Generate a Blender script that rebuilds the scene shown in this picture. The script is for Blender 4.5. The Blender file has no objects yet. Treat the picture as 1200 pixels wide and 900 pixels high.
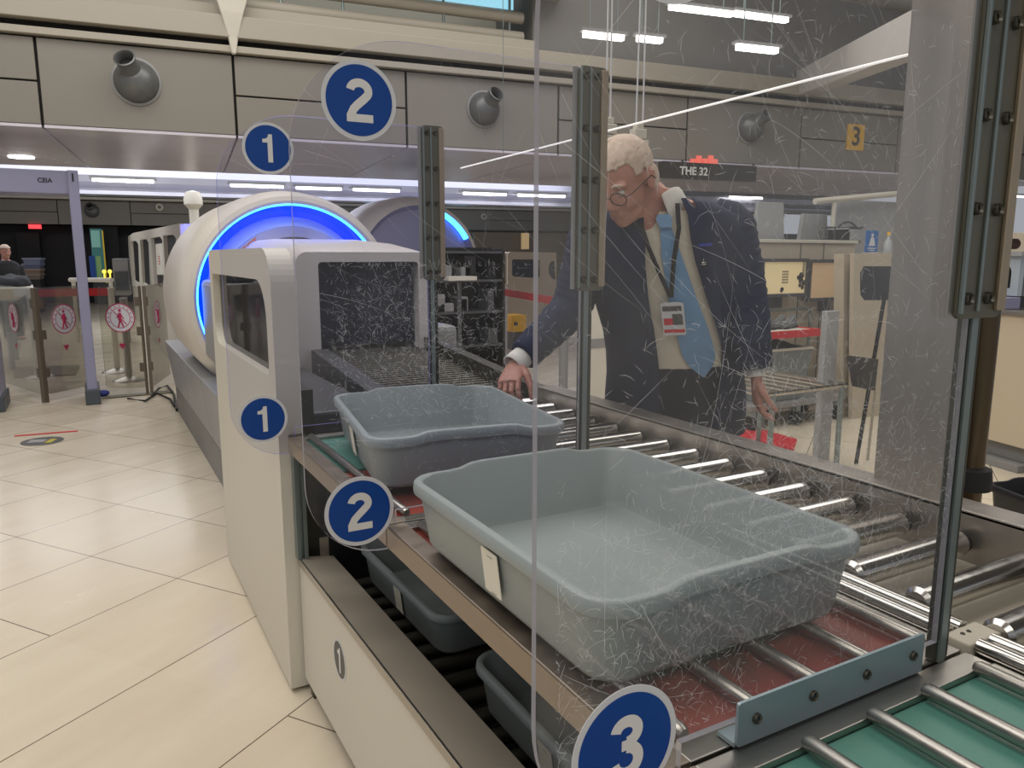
import bpy, bmesh, math, random
from mathutils import Vector, Matrix, noise
R = math.radians
PI = math.pi
S = bpy.context.scene
COL = S.collection

# ------------------------------------------------------------------ camera
F = 893.0
H = 1.42
YAW, PITCH = R(28.9), R(9.54)
FW = Vector((math.sin(YAW)*math.cos(PITCH), math.cos(YAW)*math.cos(PITCH), -math.sin(PITCH)))
RT = Vector((math.cos(YAW), -math.sin(YAW), 0))
UP = RT.cross(FW)
EYE = Vector((0, 0, H))
cd = bpy.data.cameras.new('camera')
cam = bpy.data.objects.new('camera', cd)
COL.objects.link(cam)
cd.sensor_fit = 'HORIZONTAL'
cd.sensor_width = 36
cd.lens = F/1200*36
cd.clip_start = .02
cd.clip_end = 200
cam.matrix_world = Matrix.Translation(EYE) @ Matrix((RT, UP, -FW)).transposed().to_4x4()
S.camera = cam

# ------------------------------------------------------------------ world, light, exposure
S.view_settings.view_transform = 'Standard'
S.view_settings.look = 'None'
S.view_settings.gamma = 1
S.view_settings.exposure = 0.0
S.view_settings.use_curve_mapping = False
w = bpy.data.worlds.new('world')
S.world = w
w.use_nodes = True
w.node_tree.nodes['Background'].inputs[0].default_value = (.88, .92, 1, 1)
w.node_tree.nodes['Background'].inputs[1].default_value = .38
try:
    S.cycles.transparent_max_bounces = 40
    S.cycles.max_bounces = 10
    S.cycles.diffuse_bounces = 3
    S.cycles.sample_clamp_indirect = 6
except Exception:
    pass


def area(name, loc, sx, sy, power, col=(1, .96, .9), rot=(0, 0, 0)):
    l = bpy.data.lights.new(name, 'AREA')
    l.shape = 'RECTANGLE'
    l.size, l.size_y = sx, sy
    l.energy = power
    l.color = col
    o = bpy.data.objects.new(name, l)
    o.location = loc
    o.rotation_euler = rot
    COL.objects.link(o)
    return o


CEIL = 5.6
area('ceiling_light_near', (-1.5, 2.6, CEIL-.1), 5, 3.2, 165, (1, .95, .88))
area('ceiling_light_mid', (1.5, 5.5, CEIL-.1), 8, 2.4, 190, (1, .96, .9))
area('ceiling_light_right', (5.5, 2.5, CEIL-.1), 4, 4, 170, (1, .96, .9))
area('ceiling_light_back', (-2.2, -2.8, CEIL-.1), 6, 3, 180, (1, .95, .88))
area('hall_light_far', (4, 17, 4.4), 16, 5, 620, (.95, .96, 1))
area('lane_light_beyond', (1.5, 11.5, 2.38), 10, 2.0, 75, (.92, .93, 1))


def ray(x, y):
    return FW + RT*((x-600)/F) - UP*((y-450)/F)


def at(x, y, X=None, Y=None, Z=None):
    """a pixel of the 1200x900 frame -> the point on the plane X=, Y= or Z="""
    d = ray(x, y)
    if X is not None: t = X/d.x
    elif Y is not None: t = Y/d.y
    else: t = (Z-H)/d.z
    return EYE + d*t


# ------------------------------------------------------------------ materials
MATS = {}


def nt(name):
    m = bpy.data.materials.new(name)
    m.use_nodes = True
    n = m.node_tree
    b = n.nodes['Principled BSDF']
    return m, n, b


def srgb(r, g, b):
    f = lambda c: (c/255/12.92) if c/255 <= .04045 else ((c/255+.055)/1.055)**2.4
    return (f(r), f(g), f(b), 1)


def mat(name, col, rough=.5, metal=0, var=.08, scale=8, bump=0, stretch=None, emit=0, spec=.5, coat=0, rvar=.1, alpha=1):
    """principled with a noise that varies colour and roughness"""
    if name in MATS: return MATS[name]
    m, n, b = nt(name)
    N = n.nodes; L = n.links
    tc = N.new('ShaderNodeTexCoord')
    mp = N.new('ShaderNodeMapping')
    L.new(tc.outputs['Object'], mp.inputs[0])
    if stretch: mp.inputs['Scale'].default_value = stretch
    nz = N.new('ShaderNodeTexNoise')
    nz.inputs['Scale'].default_value = scale
    nz.inputs['Detail'].default_value = 5
    L.new(mp.outputs[0], nz.inputs['Vector'])
    hs = N.new('ShaderNodeMix'); hs.data_type = 'RGBA'
    c = col if len(col) == 4 else (*col, 1)
    hs.inputs[6].default_value = tuple(min(1, x*(1-var)) for x in c[:3])+(1,)
    hs.inputs[7].default_value = tuple(min(1, x*(1+var)) for x in c[:3])+(1,)
    L.new(nz.outputs[0], hs.inputs[0])
    L.new(hs.outputs[2], b.inputs['Base Color'])
    mr = N.new('ShaderNodeMapRange')
    mr.inputs[3].default_value = max(.02, rough-rvar)
    mr.inputs[4].default_value = min(1, rough+rvar)
    L.new(nz.outputs[0], mr.inputs[0])
    L.new(mr.outputs[0], b.inputs['Roughness'])
    b.inputs['Metallic'].default_value = metal
    b.inputs['Specular IOR Level'].default_value = spec
    b.inputs['Coat Weight'].default_value = coat
    b.inputs['Alpha'].default_value = alpha
    if emit:
        b.inputs['Emission Color'].default_value = c
        b.inputs['Emission Strength'].default_value = emit
    if bump:
        bp = N.new('ShaderNodeBump')
        bp.inputs['Strength'].default_value = bump
        bp.inputs['Distance'].default_value = .004
        L.new(nz.outputs[0], bp.inputs['Height'])
        L.new(bp.outputs[0], b.inputs['Normal'])
    MATS[name] = m
    return m


M_steel = mat('brushed_steel', srgb(176, 172, 166), .34, 1, .12, 6, stretch=(1, 14, 1))
M_steel2 = mat('sheet_steel', srgb(176, 170, 164), .38, .9, .1, 3, stretch=(9, 9, .5))
M_steelw = mat('worn_steel', srgb(160, 148, 136), .46, 1, .22, 22, rvar=.16)
M_chrome = mat('polished_roller', srgb(196, 194, 190), .2, 1, .08, 5, stretch=(9, 1, 1))
M_plate = mat('bluish_steel_plate', srgb(150, 166, 174), .42, .6, .1, 5)
M_dsteel = mat('dark_steel', srgb(92, 90, 82), .42, .85, .2, 8)
M_alu = mat('aluminium_profile', srgb(138, 150, 150), .42, .8, .1, 5)
M_white = mat('cream_enamel', srgb(212, 207, 194), .42, 0, .03, 3)
M_white2 = mat('scanner_shell', srgb(214, 208, 200), .35, 0, .02, 3)
M_greyp = mat('grey_enamel', srgb(140, 140, 140), .4, 0, .04, 3)
M_dgrey = mat('dark_grey_enamel', srgb(84, 84, 86), .4, 0, .06, 3)
M_black = mat('black_plastic', srgb(24, 24, 26), .5, 0, .1, 8)
M_rubber = mat('black_rubber', srgb(34, 34, 34), .75, 0, .15, 20)
M_bin = mat('grey_bin_plastic', srgb(146, 155, 156), .42, 0, .05, 5, bump=.03)
M_binb = mat('black_bin_plastic', srgb(26, 26, 28), .45, 0, .1, 8)
M_paper = mat('white_label', srgb(226, 222, 208), .6, 0, .03, 20)
M_wall = mat('bulkhead_panel', srgb(136, 131, 123), .45, 0, .03, 1.2)
M_soffit = mat('glossy_soffit', srgb(226, 220, 230), .24, .3, .05, .7)
M_beige = mat('beige_metal', srgb(174, 167, 154), .5, 0, .05, 2)
M_gap = mat('dark_gap', srgb(26, 24, 22), .8, 0, .1, 5)
M_ceil = mat('ceiling_paint', srgb(128, 126, 124), .8, 0, .05, 1)
M_tube = mat('fluorescent_tube', (1, .98, .94), .5, 0, 0, 1, emit=5.5)
M_led = mat('blue_led', (.03, .25, 1), .4, 0, 0, 1, emit=9)
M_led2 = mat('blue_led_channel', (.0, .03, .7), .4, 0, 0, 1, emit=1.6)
M_window = mat('daylit_window', (.35, .72, .9), .4, 0, .1, 1, emit=.75)
M_red = mat('red_belt', srgb(176, 78, 70), .55, 0, .14, 14)
M_green = mat('green_belt', srgb(84, 150, 134), .5, 0, .1, 10)
M_blue = mat('sticker_blue', srgb(0, 66, 148), .4, 0, .03, 9)
M_sw = mat('sticker_white', srgb(214, 216, 220), .45, 0, .04, 12)
M_numw = mat('numeral_white', srgb(226, 226, 224), .5, 0, .03, 12)
M_skin = mat('skin', srgb(188, 136, 120), .5, 0, .16, 16)
M_hair = mat('white_hair', srgb(206, 186, 170), .85, 0, .28, 60, stretch=(1, .25, 1), bump=.6)
M_suit = mat('navy_suit', srgb(14, 27, 60), .85, 0, .15, 12)
M_shirt = mat('white_shirt', srgb(216, 208, 190), .8, 0, .05, 16)
M_tie = mat('light_blue_tie', srgb(118, 160, 200), .6, 0, .06, 40)
M_lilac = mat('lilac_grey_enamel', srgb(142, 142, 170), .4, .1, .04, 3)
M_yellow = mat('yellow_paint', srgb(240, 186, 48), .5, 0, .05, 6)
M_redtape = mat('red_tape', srgb(206, 38, 42), .5, 0, .05, 6)
M_cloth = mat('dark_cloth', srgb(54, 56, 60), .9, 0, .3, 20)
M_hair2 = mat('dark_hair', srgb(46, 36, 30), .8, 0, .2, 60)


def glassy(name, tint, haze, smudge, gloss=1.0, seed=0, hazecol=(.80, .79, .77)):
    """clear sheet: see-through, mirror-like reflection by angle, worn haze in patches"""
    m, n, b = nt(name)
    N, L = n.nodes, n.links
    N.remove(b)
    out = N['Material Output']
    tr = N.new('ShaderNodeBsdfTransparent'); tr.inputs[0].default_value = (*tint, 1)
    gl = N.new('ShaderNodeBsdfGlossy'); gl.inputs['Roughness'].default_value = .03
    fr = N.new('ShaderNodeFresnel'); fr.inputs[0].default_value = 1.45
    mu = N.new('ShaderNodeMath'); mu.operation = 'MULTIPLY'; mu.inputs[1].default_value = gloss
    L.new(fr.outputs[0], mu.inputs[0])
    m1 = N.new('ShaderNodeMixShader')
    L.new(mu.outputs[0], m1.inputs[0]); L.new(tr.outputs[0], m1.inputs[1]); L.new(gl.outputs[0], m1.inputs[2])
    df = N.new('ShaderNodeBsdfDiffuse'); df.inputs[0].default_value = (*hazecol, 1)
    tl = N.new('ShaderNodeBsdfTranslucent'); tl.inputs[0].default_value = (*hazecol, 1)
    m0 = N.new('ShaderNodeMixShader'); m0.inputs[0].default_value = .5
    L.new(df.outputs[0], m0.inputs[1]); L.new(tl.outputs[0], m0.inputs[2])
    tc = N.new('ShaderNodeTexCoord')
    mp = N.new('ShaderNodeMapping'); mp.inputs['Location'].default_value = (seed*3.1, seed, seed*7)
    L.new(tc.outputs['Object'], mp.inputs[0])
    nz = N.new('ShaderNodeTexNoise'); nz.inputs['Scale'].default_value = 3.2; nz.inputs['Detail'].default_value = 7
    nz.inputs['Roughness'].default_value = .65
    L.new(mp.outputs[0], nz.inputs['Vector'])
    mr = N.new('ShaderNodeMapRange')
    mr.inputs[1].default_value = .35; mr.inputs[2].default_value = .75
    mr.inputs[3].default_value = haze; mr.inputs[4].default_value = haze+smudge
    L.new(nz.outputs[0], mr.inputs[0])
    m2 = N.new('ShaderNodeMixShader')
    L.new(mr.outputs[0], m2.inputs[0]); L.new(m1.outputs[0], m2.inputs[1]); L.new(m0.outputs[0], m2.inputs[2])
    L.new(m2.outputs[0], out.inputs[0])
    return m


def scratchmat(name, a):
    m, n, b = nt(name)
    N, L = n.nodes, n.links
    N.remove(b)
    tr = N.new('ShaderNodeBsdfTransparent')
    df = N.new('ShaderNodeBsdfDiffuse'); df.inputs[0].default_value = (.9, .92, .95, 1)
    tl = N.new('ShaderNodeBsdfTranslucent'); tl.inputs[0].default_value = (.9, .92, .95, 1)
    ad = N.new('ShaderNodeMixShader'); ad.inputs[0].default_value = .45
    L.new(df.outputs[0], ad.inputs[1]); L.new(tl.outputs[0], ad.inputs[2])
    m1 = N.new('ShaderNodeMixShader'); m1.inputs[0].default_value = a
    L.new(tr.outputs[0], m1.inputs[1]); L.new(ad.outputs[0], m1.inputs[2])
    L.new(m1.outputs[0], N['Material Output'].inputs[0])
    return m


M_scr = scratchmat('scratch', .62)
M_edge = glassy('acrylic_edge', (.6, .6, .66), .62, .2, 1.0, 5, (.50, .49, .55))
M_gate = glassy('gate_glass', (.88, .87, .83), .02, .02, .6, 9)
M_smoke = glassy('smoked_glass', (.16, .16, .18), .02, .03, 1.0, 4, (.2, .2, .22))


def tile_floor():
    m, n, b = nt('stone_tile_floor')
    N, L = n.nodes, n.links
    tc = N.new('ShaderNodeTexCoord')
    mp = N.new('ShaderNodeMapping'); mp.vector_type = 'TEXTURE'
    mp.inputs['Rotation'].default_value = (0, 0, R(35.2))
    L.new(tc.outputs['Object'], mp.inputs[0])
    sx = N.new('ShaderNodeSeparateXYZ'); L.new(mp.outputs[0], sx.inputs[0])

    def M(op, a, b_=None, c=None):
        q = N.new('ShaderNodeMath'); q.operation = op
        for i, v in enumerate((a, b_, c)):
            if v is None: continue
            if isinstance(v, (int, float)): q.inputs[i].default_value = v
            else: L.new(v, q.inputs[i])
        return q.outputs[0]
    u, v = sx.outputs[0], sx.outputs[1]
    P = .581
    vv = M('DIVIDE', M('SUBTRACT', v, 1.585), P)          # rows
    dv = M('MULTIPLY', M('PINGPONG', vv, .5), P)
    row = M('FLOOR', vv)
    far = M('GREATER_THAN', v, 2.75)
    uu = M('DIVIDE', M('SUBTRACT', u, 1.655), P)
    du1 = M('MULTIPLY', M('PINGPONG', uu, .5), P)
    sh = M('MULTIPLY', M('GREATER_THAN', row, -.5), 1.0)
    u2 = M('MULTIPLY', M('ADD', uu, sh), .5)
    du2 = M('MULTIPLY', M('PINGPONG', u2, .5), 2*P)
    du = M('ADD', M('MULTIPLY', du1, far), M('MULTIPLY', du2, M('SUBTRACT', 1, far)))
    d = M('MINIMUM', dv, du)
    line = M('LESS_THAN', d, .0023)
    # stone clouds, streaked along the tile
    m2 = N.new('ShaderNodeMapping'); m2.inputs['Scale'].default_value = (.8, 3.0, 1)
    L.new(mp.outputs[0], m2.inputs[0])
    cell = N.new('ShaderNodeCombineXYZ')
    L.new(M('FLOOR', uu), cell.inputs[0]); L.new(row, cell.inputs[1])
    wn = N.new('ShaderNodeTexWhiteNoise'); L.new(cell.outputs[0], wn.inputs[0])
    nz = N.new('ShaderNodeTexNoise'); nz.inputs['Scale'].default_value = 1.6; nz.inputs['Detail'].default_value = 8
    nz.inputs['Roughness'].default_value = .6
    L.new(m2.outputs[0], nz.inputs['Vector'])
    mx = N.new('ShaderNodeMix'); mx.data_type = 'RGBA'
    mx.inputs[6].default_value = srgb(200, 186, 163); mx.inputs[7].default_value = srgb(232, 222, 204)
    L.new(M('ADD', M('MULTIPLY', nz.outputs[0], .8), M('MULTIPLY', wn.outputs[0], .16)), mx.inputs[0])
    m3 = N.new('ShaderNodeMix'); m3.data_type = 'RGBA'
    m3.inputs[7].default_value = srgb(96, 84, 70)
    L.new(line, m3.inputs[0]); L.new(mx.outputs[2], m3.inputs[6])
    L.new(m3.outputs[2], b.inputs['Base Color'])
    b.inputs['Roughness'].default_value = .2
    mr = N.new('ShaderNodeMapRange'); mr.inputs[3].default_value = .14; mr.inputs[4].default_value = .34
    L.new(nz.outputs[0], mr.inputs[0]); L.new(mr.outputs[0], b.inputs['Roughness'])
    return m


M_floor = tile_floor()


def belt_mat(name, col):
    """worn belt: colour with dark rub marks"""
    m, n, b = nt(name)
    N, L = n.nodes, n.links
    tc = N.new('ShaderNodeTexCoord')
    a = N.new('ShaderNodeTexNoise'); a.inputs['Scale'].default_value = 4.5; a.inputs['Detail'].default_value = 9; a.inputs['Roughness'].default_value = .75
    L.new(tc.outputs['Object'], a.inputs['Vector'])
    r = N.new('ShaderNodeValToRGB')
    r.color_ramp.elements[0].position = .52; r.color_ramp.elements[1].position = .72
    r.color_ramp.elements[0].color = (0, 0, 0, 1); r.color_ramp.elements[1].color = (1, 1, 1, 1)
    L.new(a.outputs[0], r.inputs[0])
    mx = N.new('ShaderNodeMix'); mx.data_type = 'RGBA'
    mx.inputs[6].default_value = col; mx.inputs[7].default_value = srgb(60, 66, 62)
    L.new(r.outputs[0], mx.inputs[0]); L.new(mx.outputs[2], b.inputs['Base Color'])
    b.inputs['Roughness'].default_value = .5
    return m


M_greenb = belt_mat('worn_green_belt', srgb(78, 130, 118))
M_redb = belt_mat('worn_red_belt', srgb(150, 70, 62))

# ------------------------------------------------------------------ helpers


def tag(o, label=None, cat=None, group=None, kind=None):
    if label: o['label'] = label
    if cat: o['category'] = cat
    if group: o['group'] = group
    if kind: o['kind'] = kind
    return o


def thing(name, label, cat, loc=(0, 0, 0), rz=0, group=None):
    o = bpy.data.objects.new(name, None)
    o.empty_display_size = .1
    COL.objects.link(o)
    o.location = loc
    o.rotation_euler = (0, 0, rz)
    return tag(o, label, cat, group)


def finish(name, bm, m, parent=None, smooth=False, bevel=0, angle=40, world=True):
    """bm in world coordinates unless world=False (then in the parent's own frame)"""
    bmesh.ops.recalc_face_normals(bm, faces=bm.faces)
    me = bpy.data.meshes.new(name)
    bm.to_mesh(me); bm.free()
    ms = m if isinstance(m, (list, tuple)) else [m]
    for q in ms: me.materials.append(q)
    if smooth:
        me.polygons.foreach_set('use_smooth', [True]*len(me.polygons))
        try: me.set_sharp_from_angle(angle=R(angle))
        except Exception: pass
    o = bpy.data.objects.new(name, me)
    COL.objects.link(o)
    if parent is not None:
        o.parent = parent
        if world:
            mw = Matrix.Identity(4)
            p = parent
            while p is not None:
                mw = Matrix.LocRotScale(p.location, p.rotation_euler, p.scale) @ mw
                p = p.parent
            me.transform(mw.inverted())
    if bevel:
        b = o.modifiers.new('bevel', 'BEVEL')
        b.width = bevel; b.segments = 2; b.limit_method = 'ANGLE'; b.angle_limit = R(35)
    return o


def NB(): return bmesh.new()


def box(bm, x0, x1, y0, y1, z0, z1, M=None, mi=0):
    vs = [bm.verts.new(p) for p in ((x0, y0, z0), (x1, y0, z0), (x1, y1, z0), (x0, y1, z0), (x0, y0, z1), (x1, y0, z1), (x1, y1, z1), (x0, y1, z1))]
    if M is not None:
        for v in vs: v.co = M @ v.co
    for f in ((0, 3, 2, 1), (4, 5, 6, 7), (0, 1, 5, 4), (1, 2, 6, 5), (2, 3, 7, 6), (3, 0, 4, 7)):
        bm.faces.new([vs[i] for i in f]).material_index = mi
    return vs


def frame_of(a, b):
    d = (Vector(b)-Vector(a)).normalized()
    s = Vector((0, 0, 1)) if abs(d.z) < .9 else Vector((1, 0, 0))
    u = d.cross(s).normalized()
    return d, u, u.cross(d).normalized()


def tube(bm, pts, r, n=10, caps=True, mi=0, squash=1.0):
    """tube along a polyline, r a number or one per point"""
    pts = [Vector(p) for p in pts]
    rs = r if isinstance(r, (list, tuple)) else [r]*len(pts)
    rings = []
    u0 = None
    for i, p in enumerate(pts):
        a = pts[max(0, i-1)]; b = pts[min(len(pts)-1, i+1)]
        d = (b-a).normalized()
        if u0 is None:
            d, u, v = frame_of(a, b)
        else:
            u = (u0 - d*u0.dot(d)).normalized()
            v = u.cross(d).normalized()
        u0 = u
        rings.append([bm.verts.new(p + u*(math.cos(2*PI*k/n)*rs[i]) + v*(math.sin(2*PI*k/n)*rs[i]*squash)) for k in range(n)])
    for i in range(len(rings)-1):
        for k in range(n):
            f = bm.faces.new((rings[i][k], rings[i][(k+1) % n], rings[i+1][(k+1) % n], rings[i+1][k])); f.material_index = mi
    if caps:
        bm.faces.new(rings[0][::-1]).material_index = mi
        bm.faces.new(rings[-1]).material_index = mi
    return rings


def loft(bm, rings, closed=True, caps=True, mi=0):
    vr = [[bm.verts.new(p) for p in r] for r in rings]
    n = len(vr[0])
    for i in range(len(vr)-1):
        for k in range(n if closed else n-1):
            f = bm.faces.new((vr[i][k], vr[i][(k+1) % n], vr[i+1][(k+1) % n], vr[i+1][k])); f.material_index = mi
    if caps and closed:
        bm.faces.new(vr[0][::-1]).material_index = mi
        bm.faces.new(vr[-1]).material_index = mi
    return vr


def lathe(bm, prof, M, n=48, mi=0, a0=0, a1=2*PI):
    """profile (r, h) turned about local z, then M"""
    full = abs(a1-a0-2*PI) < 1e-4
    k = n if full else n+1
    rings = [[bm.verts.new(M @ Vector((r*math.cos(a0+(a1-a0)*i/n), r*math.sin(a0+(a1-a0)*i/n), h))) for i in range(k)] for r, h in prof]
    for i in range(len(rings)-1):
        for j in range(n):
            f = bm.faces.new((rings[i][j], rings[i][(j+1) % k], rings[i+1][(j+1) % k], rings[i+1][j])); f.material_index = mi
    return rings


def sheet(bm, outer, holes, M, t, mi=0, me=None, both=True):
    """flat plate: 2-D outline with holes, thickness t along local z; M puts it in place. me = index for the edges"""
    start = len(bm.verts)
    edges = []
    for lp in [outer]+list(holes):
        vs = [bm.verts.new(M @ Vector((p[0], p[1], 0))) for p in lp]
        for i in range(len(vs)):
            edges.append(bm.edges.new((vs[i], vs[(i+1) % len(vs)])))
    r = bmesh.ops.triangle_fill(bm, use_beauty=True, use_dissolve=False, edges=edges)
    fs = [g for g in r['geom'] if isinstance(g, bmesh.types.BMFace)]
    for f in fs: f.material_index = mi
    off = (M.to_3x3() @ Vector((0, 0, 1)))*t
    ex = bmesh.ops.extrude_face_region(bm, geom=fs)
    nv = [g for g in ex['geom'] if isinstance(g, bmesh.types.BMVert)]
    for v in nv: v.co += off
    top = set(g for g in ex['geom'] if isinstance(g, bmesh.types.BMFace))
    for f in bm.faces:
        if f in top: f.material_index = mi
    if me is not None:
        nz = off.normalized()
        allv = set(nv)
        for f in bm.faces:
            f.normal_update()
            if abs(f.normal.dot(nz)) < .5 and any(v in allv for v in f.verts): f.material_index = me
    return fs


def rrect(x0, x1, y0, y1, r, n=6):
    """rounded rectangle outline; r a number or four (bl, br, tr, tl)"""
    rs = r if isinstance(r, (list, tuple)) else [r]*4
    out = []
    for (cx, cy, a), q in zip(((x0, y0, PI), (x1, y0, 1.5*PI), (x1, y1, 0), (x0, y1, .5*PI)), rs):
        sx = 1 if cx == x0 else -1
        sy = 1 if cy == y0 else -1
        if q <= 0:
            out.append((cx, cy)); continue
        for i in range(n+1):
            b = a+i*PI/2/n
            out.append((cx+sx*q+q*math.cos(b), cy+sy*q+q*math.sin(b)))
    return out


def disc(bm, c, r, M, t=.002, n=40, mi=0, sx=1):
    pts = [(c[0]+r*sx*math.cos(2*PI*i/n), c[1]+r*math.sin(2*PI*i/n)) for i in range(n)]
    lo = [bm.verts.new(M @ Vector((p[0], p[1], 0))) for p in pts]
    hi = [bm.verts.new(M @ Vector((p[0], p[1], t))) for p in pts]
    bm.faces.new(lo[::-1]).material_index = mi
    bm.faces.new(hi).material_index = mi
    for i in range(n): bm.faces.new((lo[i], lo[(i+1) % n], hi[(i+1) % n], hi[i])).material_index = mi


def plane_m(o, ux, uy):
    ux = Vector(ux).normalized(); uy = Vector(uy).normalized(); uz = ux.cross(uy)
    m = Matrix((ux, uy, uz)).transposed().to_4x4()
    return Matrix.Translation(Vector(o)) @ m


def text_bm(bm, s, size, M, t=.001, bold=0.0, cx=True, mi=0, sx=1.0):
    cu = bpy.data.curves.new('t', 'FONT')
    cu.body = s; cu.size = size; cu.extrude = t; cu.offset = bold
    cu.align_x = 'CENTER' if cx else 'LEFT'; cu.align_y = 'CENTER'
    o = bpy.data.objects.new('t', cu); COL.objects.link(o)
    dg = bpy.context.evaluated_depsgraph_get(); dg.update()
    me = bpy.data.meshes.new_from_object(o.evaluated_get(dg))
    me.transform(M @ Matrix.Diagonal((sx, 1, 1, 1)))
    k = len(bm.faces)
    bm.from_mesh(me)
    bm.faces.ensure_lookup_table()
    for f in bm.faces[k:]: f.material_index = mi
    bpy.data.objects.remove(o); bpy.data.curves.remove(cu); bpy.data.meshes.remove(me)


def ribbon(pts, w):
    L, Rr = [], []
    for i, p in enumerate(pts):
        a = pts[max(0, i-1)]; b = pts[min(len(pts)-1, i+1)]
        dx, dy = b[0]-a[0], b[1]-a[1]; l = math.hypot(dx, dy)
        nx, ny = -dy/l*w/2, dx/l*w/2
        L.append((p[0]+nx, p[1]+ny)); Rr.append((p[0]-nx, p[1]-ny))
    return L, Rr


def ribbon_bm(bm, pts, w, s, M, t):
    L, Rr = ribbon(pts, w)
    prev = None
    rings = []
    for a, b in zip(L, Rr):
        rings.append([M @ Vector((a[0]*s, a[1]*s, 0)), M @ Vector((b[0]*s, b[1]*s, 0)), M @ Vector((b[0]*s, b[1]*s, t)), M @ Vector((a[0]*s, a[1]*s, t))])
    loft(bm, rings)


def numeral_bm(bm, ch, s, M, t=.0003):
    """bold grotesque figures, cap height 1 before scaling by s"""
    w = .195
    if ch == '1':
        pts = [(-.02, -.5), (.155, -.5), (.155, .5), (.02, .5), (-.01, .40), (-.07, .345), (-.20, .325), (-.20, .20), (-.02, .20)]
        lo = [bm.verts.new(M @ Vector((x*s, y*s, t))) for x, y in pts]
        l2 = [bm.verts.new(M @ Vector((x*s, y*s, 0))) for x, y in pts]
        bm.faces.new(lo)
        for i in range(len(pts)): bm.faces.new((l2[i], l2[(i+1) % len(pts)], lo[(i+1) % len(pts)], lo[i]))
    elif ch == '2':
        A = [(.225*math.cos(a), .5-w/2-.19+.19*math.sin(a)) for a in [R(172-i*9) for i in range(23)]]
        e = A[-1]
        A += [(.10, .03), (-.04, -.09), (-.15, -.20), (-.215, -.33), (-.225, -.42)]
        ribbon_bm(bm, A, w, s, M, t)
        ribbon_bm(bm, [(-.325, -.5+w/2-.005), (.325, -.5+w/2-.005)], w*.95, s, M @ Matrix.Translation((0, 0, .00012)), t)
    else:
        A = [(.195*math.cos(a), .238+.165*math.sin(a)) for a in [R(172-i*10.4) for i in range(26)]]
        B = [(.215*math.cos(a), -.205+.20*math.sin(a)) for a in [R(88-i*10.4) for i in range(26)]]
        ribbon_bm(bm, A, w*.93, s, M, t)
        ribbon_bm(bm, B, w*.93, s, M @ Matrix.Translation((0, 0, .00010)), t)
        ribbon_bm(bm, [(-.085, .034), (.03, .034)], w*.82, s, M @ Matrix.Translation((0, 0, .0002)), t)


def copy_tree(o, parent=None):
    c = o.copy(); COL.objects.link(c)
    if parent is not None: c.parent = parent
    for ch in list(o.children): copy_tree(ch, c)
    return c


def struct(name, bm, m, **k):
    o = finish(name, bm, m, **k); o['kind'] = 'structure'; return o


# ================================================================== THE SETTING
bm = NB(); box(bm, -14, 30, -8, 42, -.06, 0); struct('floor', bm, M_floor)
bm = NB(); box(bm, -14, 30, -8, 42, CEIL, CEIL+.1); struct('ceiling', bm, M_ceil)

# bulkheads run across the hall, turned a little from the lanes
WA = R(6.4)
WD = Vector((math.cos(WA), -math.sin(WA), 0))
WN = Vector((math.sin(WA), math.cos(WA), 0))


def wallM(D): return plane_m(WN*D, WD, (0, 0, 1))           # local x along the wall, y up, z towards the hall front


def wat(x, y, D):
    d = ray(x, y); t = (D-EYE.dot(WN))/d.dot(WN); q = EYE+d*t
    return q.dot(WD), q.z


D1 = 8.0
WM = wallM(D1)
zt, zb = 3.27, 2.555
bm = NB()
joints = [-6.2, -4.5, -2.8, -1.13, .47, 2.13, 3.86, 5.57, 7.31, 9.0, 10.7, 12.4]
for i in range(len(joints)-1):
    a, b = joints[i]+.012, joints[i+1]-.012
    if i % 2 == 1: cells = [(zb, zt)]
    else: cells = [(zb, (zb+zt)/2+.0-.008), ((zb+zt)/2+.008, zt)]
    for z0, z1 in cells:
        box(bm, a, b, z0, z1, 0, .03, M=WM)
struct('wall_back', bm, M_wall, bevel=.004)
bm = NB(); box(bm, -6.2, 12.4, zb-.0, 3.6, -.30, -.002, M=WM); struct('trim_1', bm, M_gap)
bm = NB()
box(bm, -6.2, .46, 3.285, 3.345, -.02, .09, M=WM); box(bm, .50, 12.4, 3.285, 3.345, -.02, .09, M=WM)
box(bm, -6.2, .46, 3.41, 3.60, -.02, .12, M=WM); box(bm, .50, 12.4, 3.41, 3.60, -.02, .12, M=WM)
struct('trim_2', bm, M_beige, bevel=.006)
# the shiny underside of the bulkhead
bm = NB()
for i in range(len(joints)-1):
    box(bm, joints[i]+.01, joints[i+1]-.01, zb-.03, zb-.005, -3.3, .03, M=WM)
struct('trim_3', bm, M_soffit)
# upper floor edge with the railing above the bulkhead
bm = NB()
box(bm, -6.2, 3.6, 3.62, 3.72, -1.2, .0, M=WM)
box(bm, -6.2, 3.6, 3.72, 5.55, -1.3, -1.2, M=WM)
struct('trim_4', bm, M_beige)
bm = NB(); box(bm, 3.6, 12.4, 3.62, 5.55, -1.3, -.1, M=WM); struct('trim_11', bm, M_ceil)
t = thing('upper_railing', 'beige tube railing with glass above the vented bulkhead', 'railing', WM @ Vector((1.6, 3.72, -.1)))
for z in (3.78, 3.98):
    bm = NB(); tube(bm, [WM @ Vector((.62, z, -.16)), WM @ Vector((3.5, z, -.16))], .06, 16); finish('rail', bm, M_beige, t, smooth=True)
for x in (.95, 1.55, 2.6, 3.35):
    bm = NB(); tube(bm, [WM @ Vector((x, 3.64, -.16)), WM @ Vector((x, 4.25, -.16))], .015, 8); finish('post', bm, M_alu, t, smooth=True)
bm = NB(); box(bm, .7, 3.4, 4.06, 4.30, -.19, -.17, M=WM); finish('glass_pane', bm, M_window, t)
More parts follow.
